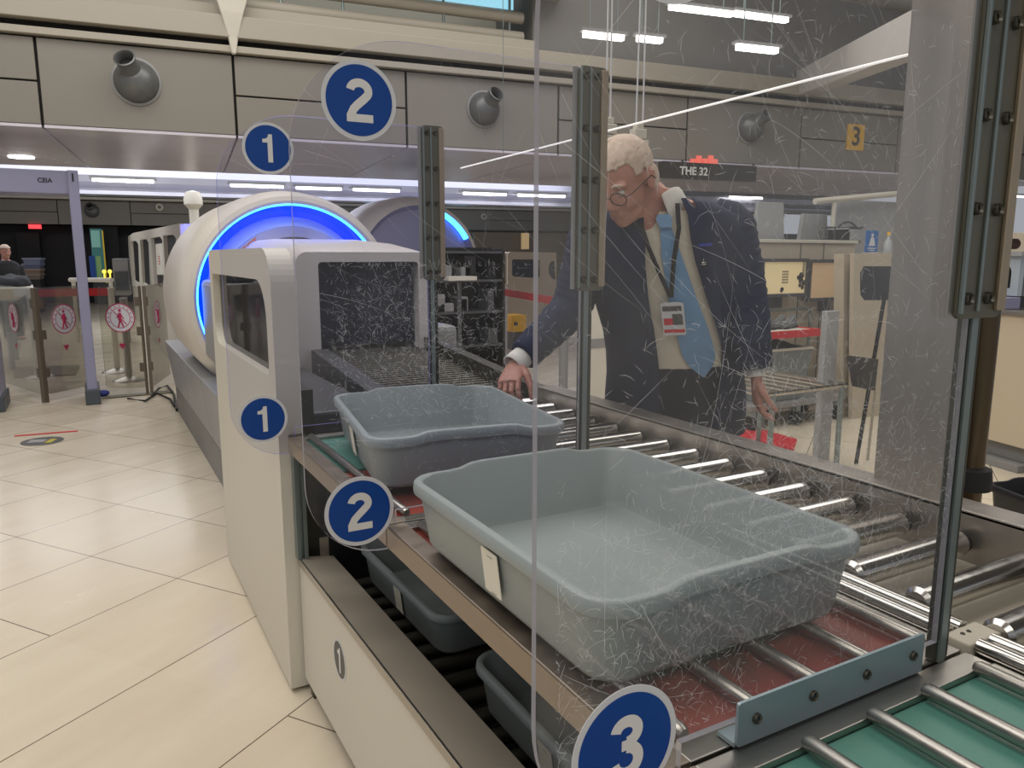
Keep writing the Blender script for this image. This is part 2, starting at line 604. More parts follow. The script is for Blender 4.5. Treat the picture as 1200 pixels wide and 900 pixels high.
bm = NB(); box(bm, 1.2, 3.9, 4.18, 4.42, -.14, .3, M=WM); struct('trim_5', bm, M_beige)
# tapered white strut foot between the two beams
t = thing('roof_strut', 'white tapering strut foot in the gap between two beams', 'strut', WM @ Vector((.48, 3.3, .1)))
bm = NB()
loft(bm, [[WM @ Vector((.48+sx*wd, z, .08+sz*dp)) for sx, sz in ((-1, -1), (1, -1), (1, 1), (-1, 1))] for z, wd, dp in ((3.27, .02, .03), (3.42, .045, .04), (3.62, .10, .07), (3.78, .15, .08), (4.6, .14, .08))])
finish('strut_body', bm, M_white, t, bevel=.01)

# ------------------------------------------------------------------ air nozzles on the bulkhead
def nozzle(u, z, r, D, label, tilt=(-.35, .55), grp='air nozzles on the near bulkhead'):
    Mw = wallM(D)
    c = Mw @ Vector((u, z, .03))
    t = thing('air_nozzle', label, 'air nozzle', c, 0, grp)
    B = plane_m(c, WD, (0, 0, 1))
    bm = NB(); lathe(bm, [(.001, 0), (r*1.04, 0), (r*1.04, r*.06), (r*.93, r*.1), (r*.9, 0)], B, 40)
    finish('collar', bm, M_greyp, t, smooth=True)
    bm = NB()
    lathe(bm, [(r*.92*math.cos(a), r*.92*math.sin(a)*1.0) for a in [i*PI/2/10 for i in range(11)]], B, 40)
    finish('ball', bm, M_noz, t, smooth=True)
    ax = Vector((tilt[0], tilt[1], 1)).normalized()
    zz = (B.to_3x3() @ ax).normalized()
    s = zz.cross(Vector((0, 0, 1))).normalized()
    N_ = plane_m(c+zz*r*.55, s, zz.cross(s))
    bm = NB(); lathe(bm, [(r*.5, 0), (r*.42, r*.45), (r*.42, r*.85), (r*.46, r*.9), (r*.4, r*.93), (r*.36, r*.85), (r*.34, r*.2), (.001, r*.2)], N_, 32)
    finish('spout', bm, [M_noz], t, smooth=True)
    bm = NB(); disc(bm, (0, 0), r*.355, N_ @ Matrix.Translation((0, 0, r*.5)), .002, 28); finish('opening', bm, M_gap, t)
    return t


M_noz = mat('nozzle_grey', srgb(112, 114, 114), .35, .35, .06, 3)
for (px, py), tl, lab in (((160, 96), (-.30, .62), 'round grey air nozzle on the bulkhead, leftmost of three'), ((567, 128), (.25, .55), 'round grey air nozzle on the bulkhead, right of the upper 2 sticker'), ((878, 150), (.30, .55), 'round grey air nozzle on the bulkhead, left of the yellow 3 sign')):
    u, z = wat(px, py, D1-.03)
    nozzle(u, z, .20 if px < 500 else .185, D1-.0, lab, tl)

# yellow gate number sign
u, z = wat(1003, 161, D1-.05)
t = thing('number_sign', 'square yellow sign reading 3 on the bulkhead panels', 'sign', WM @ Vector((u, z-.16, .04)))
bm = NB(); sheet(bm, rrect(u-.145, u+.145, z-.165, z+.165, .008), [], WM @ Matrix.Translation((0, 0, .032)), .02); finish('board', bm, M_yellow, t)
bm = NB(); text_bm(bm, '3', .33, WM @ Matrix.Translation((u, z, .055)), .002, .006); finish('numeral', bm, mat('sign_ink', srgb(70, 60, 46), .6), t)

# second bulkhead, far off
D2 = 26.0
W2 = wallM(D2)
zb2, zt2 = 2.33, 3.02
bm = NB()
jj = [-12.4+1.77*k for k in range(20)]
off2 = wat(67, 240, D2)[0]
k0 = off2 - round((off2-jj[0])/1.9)*1.9
jj = [k0+1.9*k for k in range(20)]
for i in range(len(jj)-1):
    a, b = jj[i]+.012, jj[i+1]-.012
    odd = (round((jj[i]-off2)/1.9)) % 2 == 0
    for z0, z1 in ([(zb2, zt2)] if odd else [(zb2, zb2+.34), (zb2+.36, zt2)]):
        box(bm, a, b, z0, z1, 0, .04, M=W2)
struct('wall_far', bm, M_wall)
bm = NB(); box(bm, k0, k0+36, zb2+.01, zt2+.1, -.5, -.01, M=W2); struct('trim_6', bm, M_gap)
bm = NB(); box(bm, k0, k0+36, zt2+.02, zt2+.09, 0, .3, M=W2); struct('trim_7', bm, M_white)
bm = NB(); box(bm, k0, k0+36, 0, zb2+.6, -4.3, -4.2, M=W2); struct('wall_dark', bm, M_gap)
bm = NB(); box(bm, k0, k0+36, 3.2, 5.5, -4.4, -.2, M=W2); struct('trim_8', bm, M_ceil)
for (px, py), r, lab in (((108, 247), .2, 'small grey air nozzle on the distant bulkhead above the gates'),):
    u, z = wat(px, py, D2)
    nozzle(u, z, r*1.1, D2, lab, (-.1, .5), None)
for px, py, lab in ((187, 243, 'small white ring on the distant bulkhead above the white windowed wall'), (490, 252, 'small white ring on the distant bulkhead left of the first bracket'), (566, 254, 'small white ring on the distant bulkhead right of the first bracket')):
    u, z = wat(px, py, D2)
    bm = NB(); lathe(bm, [(.05, 0), (.11, 0), (.11, .06), (.05, .06), (.05, 0)], W2 @ Matrix.Translation((u, z, .05)), 24)
    bm2 = finish('wall_speaker', bm, M_white, None, smooth=True); tag(bm2, lab, 'wall speaker', 'small rings on the distant bulkhead')

# light beam (white duct with fluorescent tubes) between the bulkheads
D3 = 19.0
W3 = wallM(D3)
bm = NB()
u0 = -8; u1 = 20
za = wat(300, 222, D3)[1]
rr = []
prof = [(3.28, -.5), (3.28, .0), (3.12, .16), (2.98, .16), (2.86, .05), (2.80, .05), (2.80, .20), (2.72, .22), (2.72, -.5)]
vs = [[bm.verts.new(W3 @ Vector((u, z, s))) for z, s in prof] for u in (u0, u1)]
for i in range(len(prof)):
    bm.faces.new((vs[0][i], vs[0][(i+1) % len(prof)], vs[1][(i+1) % len(prof)], vs[1][i]))
bm.faces.new(vs[0]); bm.faces.new(vs[1][::-1])
struct('trim_9', bm, mat('duct_white', srgb(190, 190, 204), .3, .35, .05, 1))
for a, b, y, lab in ((108, 180, 210.5, 'long fluorescent tube left of the white column'), (270, 332, 217, 'fluorescent tube above the scanner drum, left of the shield edge'), (347, 400, 220, 'fluorescent tube seen above the drum through shield 2'), (414, 468, 222, 'fluorescent tube right of the drum top'), (543, 593, 226.5, 'fluorescent tube just right of the first bracket'), (607, 662, 228.5, 'fluorescent tube crossing the large shield edge'), (855, 893, 231, 'fluorescent tube beside the man in the navy suit'), (1165, 1200, 229, 'fluorescent tube at the far right edge')):
    p = [wat(x, y, D3-.4) for x in (a, b)]
    MM = wallM(D3-.4)
    c = MM @ Vector(((p[0][0]+p[1][0])/2, p[0][1], 0))
    t = thing('tube_light', lab, 'light', c, 0, 'fluorescent tubes on the distant duct')
    bm = NB(); tube(bm, [MM @ Vector((p[0][0], p[0][1], 0)), MM @ Vector((p[1][0], p[0][1], 0))], .035, 8); finish('tube', bm, M_tube, t)
    bm = NB(); box(bm, p[0][0]-.05, p[1][0]+.05, p[0][1]+.03, p[0][1]+.09, -.2, .04, M=MM); finish('holder', bm, M_greyp, t)
# white column to the right of the gates
u, _ = wat(226, 230, 18)
MM = wallM(18)
t = thing('column', 'slim white column with round head behind the scanner drum', 'column', MM @ Vector((u, 0, 0)))
bm = NB(); tube(bm, [MM @ Vector((u, 0, 0)), MM @ Vector((u, 2.5, 0))], .10, 12); finish('shaft', bm, M_white, t, smooth=True)
bm = NB(); lathe(bm, [(.001, .3), (.14, .26), (.19, .12), (.19, 0), (.1, -.1)], plane_m(MM @ Vector((u, 2.5, 0)), (1, 0, 0), (0, 1, 0)), 20); finish('head', bm, M_white, t, smooth=True)

# ceiling fittings over the right part
def strip_light(pa, pb, z, lab, w=.055):
    a = at(*pa, Z=z); b = at(*pb, Z=z)
    t = thing('ceiling_strip', lab, 'light', (a+b)/2, 0, 'strip lights on the ceiling')
    d = (b-a).normalized(); n = d.cross(Vector((0, 0, 1)))
    MM = plane_m((a+b)/2, d, n)
    h = (b-a).length/2
    bm = NB(); box(bm, -h, h, -w/2, w/2, -.02, .02, M=MM); finish('diffuser', bm, M_tube, t)
    bm = NB(); box(bm, -h-.03, h+.03, -w/2-.01, w/2+.01, -.045, -.021, M=MM) if MM.to_3x3().col[2].z < 0 else box(bm, -h-.03, h+.03, -w/2-.01, w/2+.01, .021, .045, M=MM)
    finish('housing', bm, M_greyp, t)
    for q in (a.lerp(b, .15), a.lerp(b, .85)):
        bm = NB(); tube(bm, [q+Vector((0, 0, .05)), (q.x, q.y, CEIL)], .006, 6); finish('hanger', bm, M_alu, t)


strip_light((785, 8), (858, 17), 3.62, 'long bright ceiling strip at the top, its left half')
strip_light((862, 16), (922, 24), 3.62, 'bright ceiling strip ending left of the slanting beam')
strip_light((684, 40), (730, 45), 3.25, 'ceiling strip above the second bracket')
strip_light((747, 45), (775, 48), 3.25, 'short ceiling strip above the white cords')
strip_light((864, 55), (910, 60), 3.1, 'faint short ceiling strip above the third nozzle')
strip_light((1180, 54), (1200, 56), 3.1, 'ceiling strip right of the large bracket')
# slanting beam over the right part
bm = NB()
a0 = WM @ Vector((7.3, 3.42, .15)); 
p0 = at(944, 112, Y=7.1); p1 = at(1062, 68, Y=4.2)
d = (p1-p0).normalized(); s = Vector((0, 0, 1)); n = d.cross(s).normalized(); 
loft(bm, [[p+n*a+s*b for a, b in ((-.12, 0), (.12, 0), (.12, .30), (-.12, .30))] for p in (p0-d*.05, p1+d*2.0)])
struct('trim_10', bm, mat('beam_white', srgb(206, 202, 198), .5, 0, .03, 1))
# pipes/ceiling ducts above
for i, (y0, z, r) in enumerate(((6.2, 4.1, .12), (5.3, 4.9, .16))):
    bm = NB(); tube(bm, [(1.5, y0, z), (9, y0-.8, z)], r, 14); o = finish('ceiling_pipe', bm, M_greyp, None, smooth=True)
    tag(o, ('thin' if i == 0 else 'thick')+' grey pipe running below the ceiling above the big shield', 'pipe', 'ceiling pipes')

# ================================================================== DIVIDER SHIELDS
SY = [.569, 1.437, 2.315]
XL, XR = .335, .965
ZB, ZT = .825, 1.818


def shield_outline():
    """x, z outline: big round corners, a notch at the lower right where it clears the table"""
    o = []
    n = 14
    def arc(cx, cz, rx, rz, a, b):
        for i in range(n+1):
            t = a+(b-a)*i/n
            o.append((cx+rx*math.cos(t), cz+rz*math.sin(t)))
    arc(XL+.155, ZB+.155, .155, .155, PI, 1.5*PI)
    arc(.505, ZB+.012, .012, .012, -PI/2, 0)
    o.append((.517, .905)); o.append((XR, .905)); o.append((XR, ZT))
    arc(XL+.23, ZT-.21, .23, .21, PI/2, PI)
    return o


def scratches(bm, y, k_, rnd, n_short, n_long, zones, mi):
    def stroke(x, z, a, L, wdt, curv):
        k = max(3, min(12, int(L/.012)))
        px, pz = x, z
        L_ = []; 
        for i in range(k+1):
            L_.append((px, pz, a))
            a += curv*L/k
            px += math.cos(a)*L/k; pz += math.sin(a)*L/k
        prev = None
        for i, (qx, qz, qa) in enumerate(L_):
            ww = wdt*.5*math.sin(PI*(i+.35)/(k+.7))
            nx, nz = -math.sin(qa)*ww, math.cos(qa)*ww
            ok = XL+.02 < qx < XR-.005 and .92 < qz < ZT-.02 and not (qx < XL+.12 and (qz > ZT-.1))
            if not ok: prev = None; continue
            a_ = bm.verts.new((qx+nx, y, qz+nz)); b_ = bm.verts.new((qx-nx, y, qz-nz))
            if prev: bm.faces.new((prev[0], a_, b_, prev[1])).material_index = mi
            prev = (a_, b_)
    for _ in range(n_short):
        x0, x1, z0, z1 = rnd.choice(zones)
        g = lambda a, b: min(b, max(a, rnd.gauss((a+b)/2, (b-a)/3.2)))
        L = rnd.uniform(.003, .017)*(2.2 if rnd.random() < .10 else 1)
        stroke(g(x0, x1), g(z0, z1), rnd.uniform(0, PI), L, rnd.uniform(.00015, .00050)*(1+.5*k_), rnd.uniform(-60, 60))
    for _ in range(n_long):
        stroke(rnd.uniform(XL, XR), rnd.uniform(.95, ZT), rnd.gauss(2.45, .35) if rnd.random() < .7 else rnd.uniform(0, PI), rnd.uniform(.08, .45), rnd.uniform(.00012, .0004)*(1+.5*k_), rnd.uniform(-2, 2))


def shield(k, lab, stickers, seed, haze, smudge, n_short, n_long, zones, br_top):
    y = SY[k]
    rnd = random.Random(seed)
    t = thing('divider_shield', lab, 'clear divider', (.978, y, .874))
    g = glassy('acrylic_%s' % ('abc'[k]), ((.965, .967, .97), (.925, .93, .965), (.93, .935, .975))[k], haze, smudge, (.07, .2, .3)[k], seed)  # bluish tint of the two farther panels stands for the blue ring's light
    bm = NB()
    Mx = plane_m((0, y, 0), (1, 0, 0), (0, 0, 1))          # normal = -y, so towards the camera
    sheet(bm, shield_outline(), [], Mx, .008, 0, 1)
    o = finish('acrylic_panel', bm, [g, M_edge if k != 2 else M_edge_led], t)
    bm = NB()
    scratches(bm, y-.0088, k, rnd, n_short, n_long, zones, 0)
    # scratches are surface wear: joined into the panel's own mesh
    inv = o.data
    b2 = NB(); b2.from_mesh(inv)
    off = Vector((.978, y, .874))
    nf = len(b2.faces)
    tmp = bpy.data.meshes.new('tmp'); bm.to_mesh(tmp); bm.free()
    tmp.transform(Matrix.Translation(-off))
    b2.from_mesh(tmp); b2.faces.ensure_lookup_table()
    for f in b2.faces[nf:]: f.material_index = 2
    b2.to_mesh(inv); b2.free(); bpy.data.meshes.remove(tmp)
    inv.materials.append(M_scr)
    # post standing on the deck
    zl = .874
    bm = NB()
    box(bm, .966, .998, y-.006, y+.008, zl, 1.40)
    finish('post', bm, M_dalu, t, bevel=.003)
    bm = NB(); box(bm, .972, .985, y-.0095, y-.006, zl, 1.40); finish('cover_strip', bm, M_alu, t)
    # bracket: dark channel plate with a light strip either side
    bt = br_top
    bx = -.022 if k == 0 else 0
    bm = NB()
    Mb = plane_m((0, y-.0086, 0), (1, 0, 0), (0, 0, 1))
    sheet(bm, rrect(.948+bx, 1.022, 1.343, bt, .012), [], Mb, .006); br = finish('bracket', bm, M_brk, t, bevel=.0015)
    bm = NB()
    box(bm, .9495+bx, .9545+bx, y-.0205, y-.0146, 1.35, bt-.005); box(bm, .9755+bx*.5, .9805+bx*.5, y-.0185, y-.0146, 1.352, bt-.005)
    finish('flange', bm, M_alu, br, bevel=.001)
    bm = NB(); box(bm, 1.004, 1.0215, y-.0205, y-.0146, 1.352, bt-.006); finish('tan_strip', bm, M_tan, br, bevel=.0015)
    bm = NB(); box(bm, .935+bx, .9475+bx, y-.011, y-.0086, 1.347, bt-.003); finish('edge_clamp', bm, M_steel, t, bevel=.001)
    z = 1.368
    while z < bt:
        for x in (.966+bx, .994+bx*.3):
            bm = NB(); Mo = plane_m((x, y-.0146, z), (1, 0, 0), (0, 0, 1))
            lathe(bm, [(.0035, .0045), (.0035, .003), (.0068, .0068), (.0078, .004), (.0078, 0)], Mo, 18)
            lathe(bm, [(.0036, .003), (.0001, .003)], Mo, 6)
            finish('bolt', bm, M_dsteel, br, smooth=True)
        z += .108
    # stickers
    for (sx, sz, num) in stickers:
        r = .0715 if k else .066
        Mo = plane_m((sx, y-.0092, sz), (1, 0, 0), (0, 0, 1))
        bm = NB(); disc(bm, (0, 0), r, Mo, .0006, 56); st = finish('number_sticker', bm, M_sw, t)
        bm = NB(); disc(bm, (0, 0), r*.885, Mo @ Matrix.Translation((0, 0, .0007)), .0004, 56); finish('blue_disc', bm, M_blue, st)
        bm = NB(); numeral_bm(bm, num, r*1.08, Mo @ Matrix.Translation((0, 0, .0013))); finish('numeral', bm, M_numw, st)
    return t


M_dalu = mat('dark_profile', srgb(74, 76, 68), .4, .7, .15, 6)
M_tan = mat('tan_steel', srgb(176, 160, 138), .42, .8, .15, 20)
M_brk = mat('bracket_steel', srgb(112, 110, 98), .45, .7, .18, 12, rvar=.12)
M_edge_led = glassy('acrylic_edge_led_tint', (.5, .5, .95), .68, .2, 1.0, 5, (.40, .38, .92))  # light of the scanner's blue ring in the edge, put into its colour
shield(0, 'large scratched clear shield nearest the camera, with the blue 3 stickers', [(.441, .928, '3'), (.463, 1.704, '3')], 3, .009, .055, 5200, 80,
       [(.36, .96, .92, 1.35), (.52, .96, .92, 1.3), (.55, .8, 1.0, 1.35), (.36, .6, .92, 1.15), (.6, .96, 1.0, 1.25), (.45, .9, 1.3, 1.8)], 1.9)
shield(1, 'rounded clear shield behind the nearest one, with blue 2 stickers', [(.440, .916, '2'), (.466, 1.703, '2')], 11, .006, .03, 1900, 40,
       [(.40, .96, .95, 1.4), (.42, .75, 1.1, 1.4)], 1.82)
shield(2, 'rounded clear shield with blue 1 stickers and a purple glowing edge', [(.425, .94, '1'), (.480, 1.722, '1')], 21, .005, .018, 700, 25,
       [(.6, .96, .95, 1.4)], 1.823)

# ================================================================== LOADING TABLES
DK = .874


def bars(t, xs, y0, y1, z=.879, r=.0098):
    for x in xs:
        bm = NB(); tube(bm, [(x, y0, z), (x, y0+.006, z), (x, y1-.006, z), (x, y1, z)], [r*.7, r, r, r*.7], 12)
        finish('slide_bar', bm, M_steel, t, smooth=True, angle=50)


def table(y0, y1, lab, nearcol, farcol, rail_y0=None, plate=True):
    t = thing('loading_table', lab, 'table', (.52, (y0+y1)/2, .1))
    bm = NB()
    # left rail: lip and face
    box(bm, .497, .512, y0, y1, .826, .874)
    box(bm, .497, .536, y0, y1, .869, .8745)
    finish('side_rail', bm, M_steelw, t, bevel=.002)
    bm = NB()
    box(bm, .536, 1.035, y0, y0+.036, .85, .8735)
    box(bm, .536, 1.035, y1-.036, y1, .85, .8735)
    box(bm, 1.018, 1.04, y0+.036, y1-.036, .84, .8735)
    finish('cross_plate', bm, M_steel, t, bevel=.0015)
    ym = y0+.036+(y1-y0-.072)*(.52)
    bm = NB(); box(bm, .538, 1.016, y0+.037, ym-.01, .855, .864); finish('near_belt', bm, nearcol, t)
    bm = NB(); box(bm, .538, 1.016, ym+.01, y1-.037, .855, .864); finish('far_belt', bm, farcol, t)
    bm = NB(); box(bm, .52, 1.02, y0+.04, y1-.04, .80, .853); finish('under_tray', bm, M_dsteel, t)
    bars(t, (.557, .670, .782, .887, .998), y0+.034, y1-.034)
    if plate:
        bm = NB()
        sheet(bm, rrect(.594, .928, .8765, .930, .004), [], plane_m((0, y0-.0065, 0), (1, 0, 0), (0, 0, 1)), .004)
        box(bm, .594, .928, y0-.006, y0+.020, .8745, .880)
        p = finish('end_plate', bm, M_plate, t, bevel=.001)
        for x in (.622, .715, .812, .905):
            bm = NB(); lathe(bm, [(.003, .003), (.003, .002), (.0055, .0042), (.0065, .002), (.0065, 0)], plane_m((x, y0-.0105, .905), (1, 0, 0), (0, 0, 1)), 16)
            finish('screw', bm, M_dsteel, p, smooth=True)
    return t


table(.566, 1.434, 'loading table of the large clear shield, under the nearer big grey bin', M_redb, M_redb)
table(1.440, 2.312, 'loading table under the farther grey bin the man holds', M_redb, M_greenb)
table(-.30, .560, 'loading table with green belts and steel bars in the lower right corner', M_greenb, M_greenb, plate=False)

# side guide rods and the joint block
t = thing('guide_rods', 'pairs of polished guide rods between the loading tables and the rollers', 'rail', (1.075, .57, .87))
for x in (1.058, 1.090):
    for a, b in ((.598, 2.30), (-.3, .555)):
        bm = NB(); tube(bm, [(x, a, .878), (x, b, .878)], .0115, 14); finish('rod', bm, M_chrome, t, smooth=True)
bm = NB(); box(bm, 1.040, 1.118, .557, .597, .855, .883); jb = finish('joint_block', bm, M_beige, t, bevel=.003)
for x in (1.063, 1.078):
    bm = NB(); lathe(bm, [(.0015, .0015), (.003, .0015), (.0035, 0)], plane_m((x, .582, .883), (1, 0, 0), (0, 1, 0)), 10); finish('screw', bm, M_dsteel, jb)
bm = NB(); box(bm, 1.042, 1.112, -.3, 2.3, .84, .866); finish('rod_carrier', bm, M_steel, t)

# ================================================================== MAIN ROLLER CONVEYOR
t = thing('roller_conveyor', 'long steel roller conveyor running behind the loading tables', 'conveyor', (1.3, 1.0, 0))
bm = NB()
box(bm, 1.46, 1.475, -.4, 2.45, .78, .93)
box(bm, 1.46, 1.535, -.4, 2.45, .922, .932)
box(bm, 1.523, 1.535, -.4, 2.45, .60, .925)
finish('far_rail', bm, M_steel2, t, bevel=.002)
bm = NB(); box(bm, 1.115, 1.13, -.4, 2.45, .80, .868); finish('near_rail', bm, M_steel, t, bevel=.001)
bm = NB(); box(bm, 1.13, 1.46, -.4, 2.45, .825, .83); finish('drip_tray', bm, M_beige, t)
y = -.30
ROL = None
while y < 2.45:
    bm = NB(); tube(bm, [(1.118, y, .873), (1.125, y, .873), (1.43, y, .873), (1.437, y, .873)], [.018, .025, .025, .018], 24)
    ro = finish('roller', bm, M_chrome, t, smooth=True)
    bm = NB(); tube(bm, [(1.437, y, .873), (1.446, y, .873)], .021, 18); tube(bm, [(1.446, y, .873), (1.462, y, .873)], .006, 8); finish('end_cap', bm, M_rubber, ro, smooth=True)
    y += .1235
for yy in (.10, 1.2, 2.2):
    bm = NB(); box(bm, 1.25, 1.29, yy, yy+.05, 0, .79); box(bm, 1.47, 1.52, yy, yy+.05, 0, .79); finish('leg', bm, M_steel2, t)
bm = NB(); box(bm, 1.235, 1.245, -.4, 2.45, .25, .795); finish('inner_panel', bm, M_dsteel, t)
# small latch by the rollers
bm = NB(); box(bm, 1.425, 1.455, .60, .635, .868, .905); tube(bm, [(1.40+.012*math.cos(a), .60+.012*math.sin(a), .872) for a in [i*PI/6 for i in range(12)]], .003, 6); finish('latch', bm, M_dsteel, t)

# infeed belt rising to the scanner
t = thing('infeed_conveyor', 'dark sloping infeed bed of thin rollers leading into the scanner tunnel', 'conveyor', (1.2, 3.0, 0))


def zin(y): return .868+(y-2.45)*.082


bm = NB()
loft(bm, [[(x0, y, zin(y)-.12), (x1, y, zin(y)-.12), (x1, y, zin(y)-.028), (x0, y, zin(y)-.028)] for y in (2.46, 3.75) for x0, x1 in ((.98, 1.50),)])
finish('bed', bm, M_rubber, t)
bm = NB()
loft(bm, [[(1.475, y, zin(y)-.1), (1.53, y, zin(y)-.1), (1.53, y, zin(y)+.05), (1.475, y, zin(y)+.05)] for y in (2.46, 3.75)])
finish('right_rail', bm, M_dsteel, t, bevel=.002)
bm = NB()
loft(bm, [[(.90, y, zin(y)-.1), (.98, y, zin(y)-.1), (.98, y, zin(y)+.02), (.90, y, zin(y)+.02)] for y in (2.40, 3.60)])
finish('left_rail', bm, M_dgrey, t, bevel=.002)
y = 2.47
while y < 3.72:
    bm = NB(); tube(bm, [(.985, y, zin(y)-.010), (1.473, y, zin(y)-.010)], .0085, 10); finish('roller', bm, M_dsteel, t, smooth=True)
    y += .037
bm = NB(); box(bm, .95, 1.5, 2.5, 3.6, .1, .70); finish('base_cabinet', bm, M_dgrey, t)

# tall steel sheet behind the rollers
t = thing('steel_screen', 'tall brushed steel sheet standing behind the large bracket', 'screen', (1.51, .8, .93))
bm = NB()
sheet(bm, rrect(.892, 1.058, .932, 2.35, .01), [], plane_m((1.515, 0, 0), (0, 1, 0), (0, 0, 1)), .006)
finish('steel_sheet', bm, M_steel2, t)
bm = NB(); box(bm, 1.5155, 1.53, .892, .907, .932, 2.35); box(bm, 1.5155, 1.53, 1.043, 1.058, .932, 2.35); finish('stiffener', bm, M_steel, t)
# brown dark column by the far rail
t = thing('dark_post', 'dark bronze round post just right of the large bracket', 'post', (1.652, .926, 0))
bm = NB(); tube(bm, [(1.652, .926, 0), (1.652, .926, 1.38)], .028, 24); finish('shaft', bm, mat('bronze', srgb(92, 80, 62), .3, .9, .2, 5, stretch=(8, 8, .4)), t, smooth=True)
bm = NB(); lathe(bm, [(.028, .03), (.042, .025), (.045, 0), (.045, -.02), (.001, -.02)], plane_m((1.652, .926, .94), (1, 0, 0), (0, 1, 0)), 24); finish('collar', bm, M_rubber, t, smooth=True)

# thin white light strip above the line of shields
t = thing('light_bar', 'thin glowing white bar running above the conveyor towards the scanner', 'light', (.97, 1.3, 1.68))
a = at(540, 197, X=1.56); b = at(1112, 52, X=1.56)
bm = NB(); tube(bm, [a, b], .0032, 8); finish('tube', bm, mat('strip_glow', (1, .97, .95), .5, 0, 0, 1, emit=.55), t)
for q in (a.lerp(b, .1), a.lerp(b, .95)):
    bm = NB(); tube(bm, [q, q+Vector((.10, 0, .02)), q+Vector((.10, 0, 3.0))], .0015, 6); finish('hanger_wire', bm, M_alu, t)

# ================================================================== BIN RETURN UNIT BELOW
t = thing('bin_return', 'low return conveyor with cream side panel marked 1 under the tables', 'conveyor', (.52, 1.2, 0))


def zk(y): return .509+(y-1.13)*(-.032)


bm = NB()
loft(bm, [[(.522, y, zk(y)-.42+.004), (.545, y, zk(y)-.42+.004), (.545, y, zk(y)-.006), (.522, y, zk(y)-.006)] for y in (-.2, 2.354)])
kp = finish('side_panel', bm, M_white, t, bevel=.002)
bm = NB()
loft(bm, [[(.518, y, zk(y)-.014), (.632, y, zk(y)-.014-.012), (.632, y, zk(y)-.004-.012), (.518, y, zk(y)+.002)] for y in (-.2, 2.354)])
finish('top_flange', bm, mat('flange_steel', srgb(182, 172, 158), .42, .35, .12, 7), t, bevel=.002)
bm = NB(); loft(bm, [[(.515, y, zk(y)-.020), (.521, y, zk(y)-.020), (.521, y, zk(y)+.003), (.515, y, zk(y)+.003)] for y in (-.2, 2.354)])
finish('edge_strip', bm, M_steel, t, bevel=.001)
M_one = mat('grey_disc', srgb(84, 84, 84), .5, 0, .05, 9)
c = at(398, 773, X=.5215)
Mo = plane_m((.5215, c.y, c.z), (0, -1, 0), (0, 0, 1))
bm = NB(); disc(bm, (0, 0), .058, Mo, .0006, 40); st = finish('round_label', bm, M_sw, t)
bm = NB(); disc(bm, (0, 0), .051, Mo @ Matrix.Translation((0, 0, .0007)), .0004, 40); finish('grey_disc', bm, M_one, st)
bm = NB(); numeral_bm(bm, '1', .074, Mo @ Matrix.Translation((0, 0, .0013))); finish('numeral', bm, M_numw, st)
c = at(415, 703, Z=.485)
bm = NB(); disc(bm, (0, 0), .017, plane_m((c.x, c.y, zk(c.y)-.013), (1, 0, -.1), (0, 1, 0)), .001, 24); finish('round_sticker', bm, mat('pale_sticker', srgb(150, 148, 142), .6, 0), t)
y = -.15
while y < 2.35:
    bm = NB(); tube(bm, [(.64, y, .352), (1.225, y, .352)], .020, 14); finish('roller', bm, M_dsteel, t, smooth=True)
    y += .085
bm = NB(); box(bm, .62, 1.23, -.2, 2.35, .20, .30); finish('lower_tray', bm, M_black, t)
bm = NB(); box(bm, .625, .638, -.2, 2.35, .30, .42); finish('inner_rail', bm, M_black, t)
bm = NB(); box(bm, .62, 1.23, 2.352, 2.36, .2, .80); finish('back_wall', bm, M_black, t)
for yy in (2.30, .3):
    bm = NB(); box(bm, .535, .57, yy, yy+.035, 0, .10); finish('foot', bm, M_dsteel, t)
t = thing('corner_post', 'slotted aluminium corner post between the cream guard and the return unit', 'post', (.53, 2.33, .48))
bm = NB()
box(bm, .512, .524, 2.325, 2.36, .47, .83); box(bm, .533, .545, 2.325, 2.36, .47, .83); box(bm, .524, .533, 2.34, 2.36, .47, .83)
finish('profile', bm, M_alu, t)
bm = NB(); box(bm, .508, .56, 2.316, 2.362, .83, .87); finish('end_block', bm, M_dsteel, t)

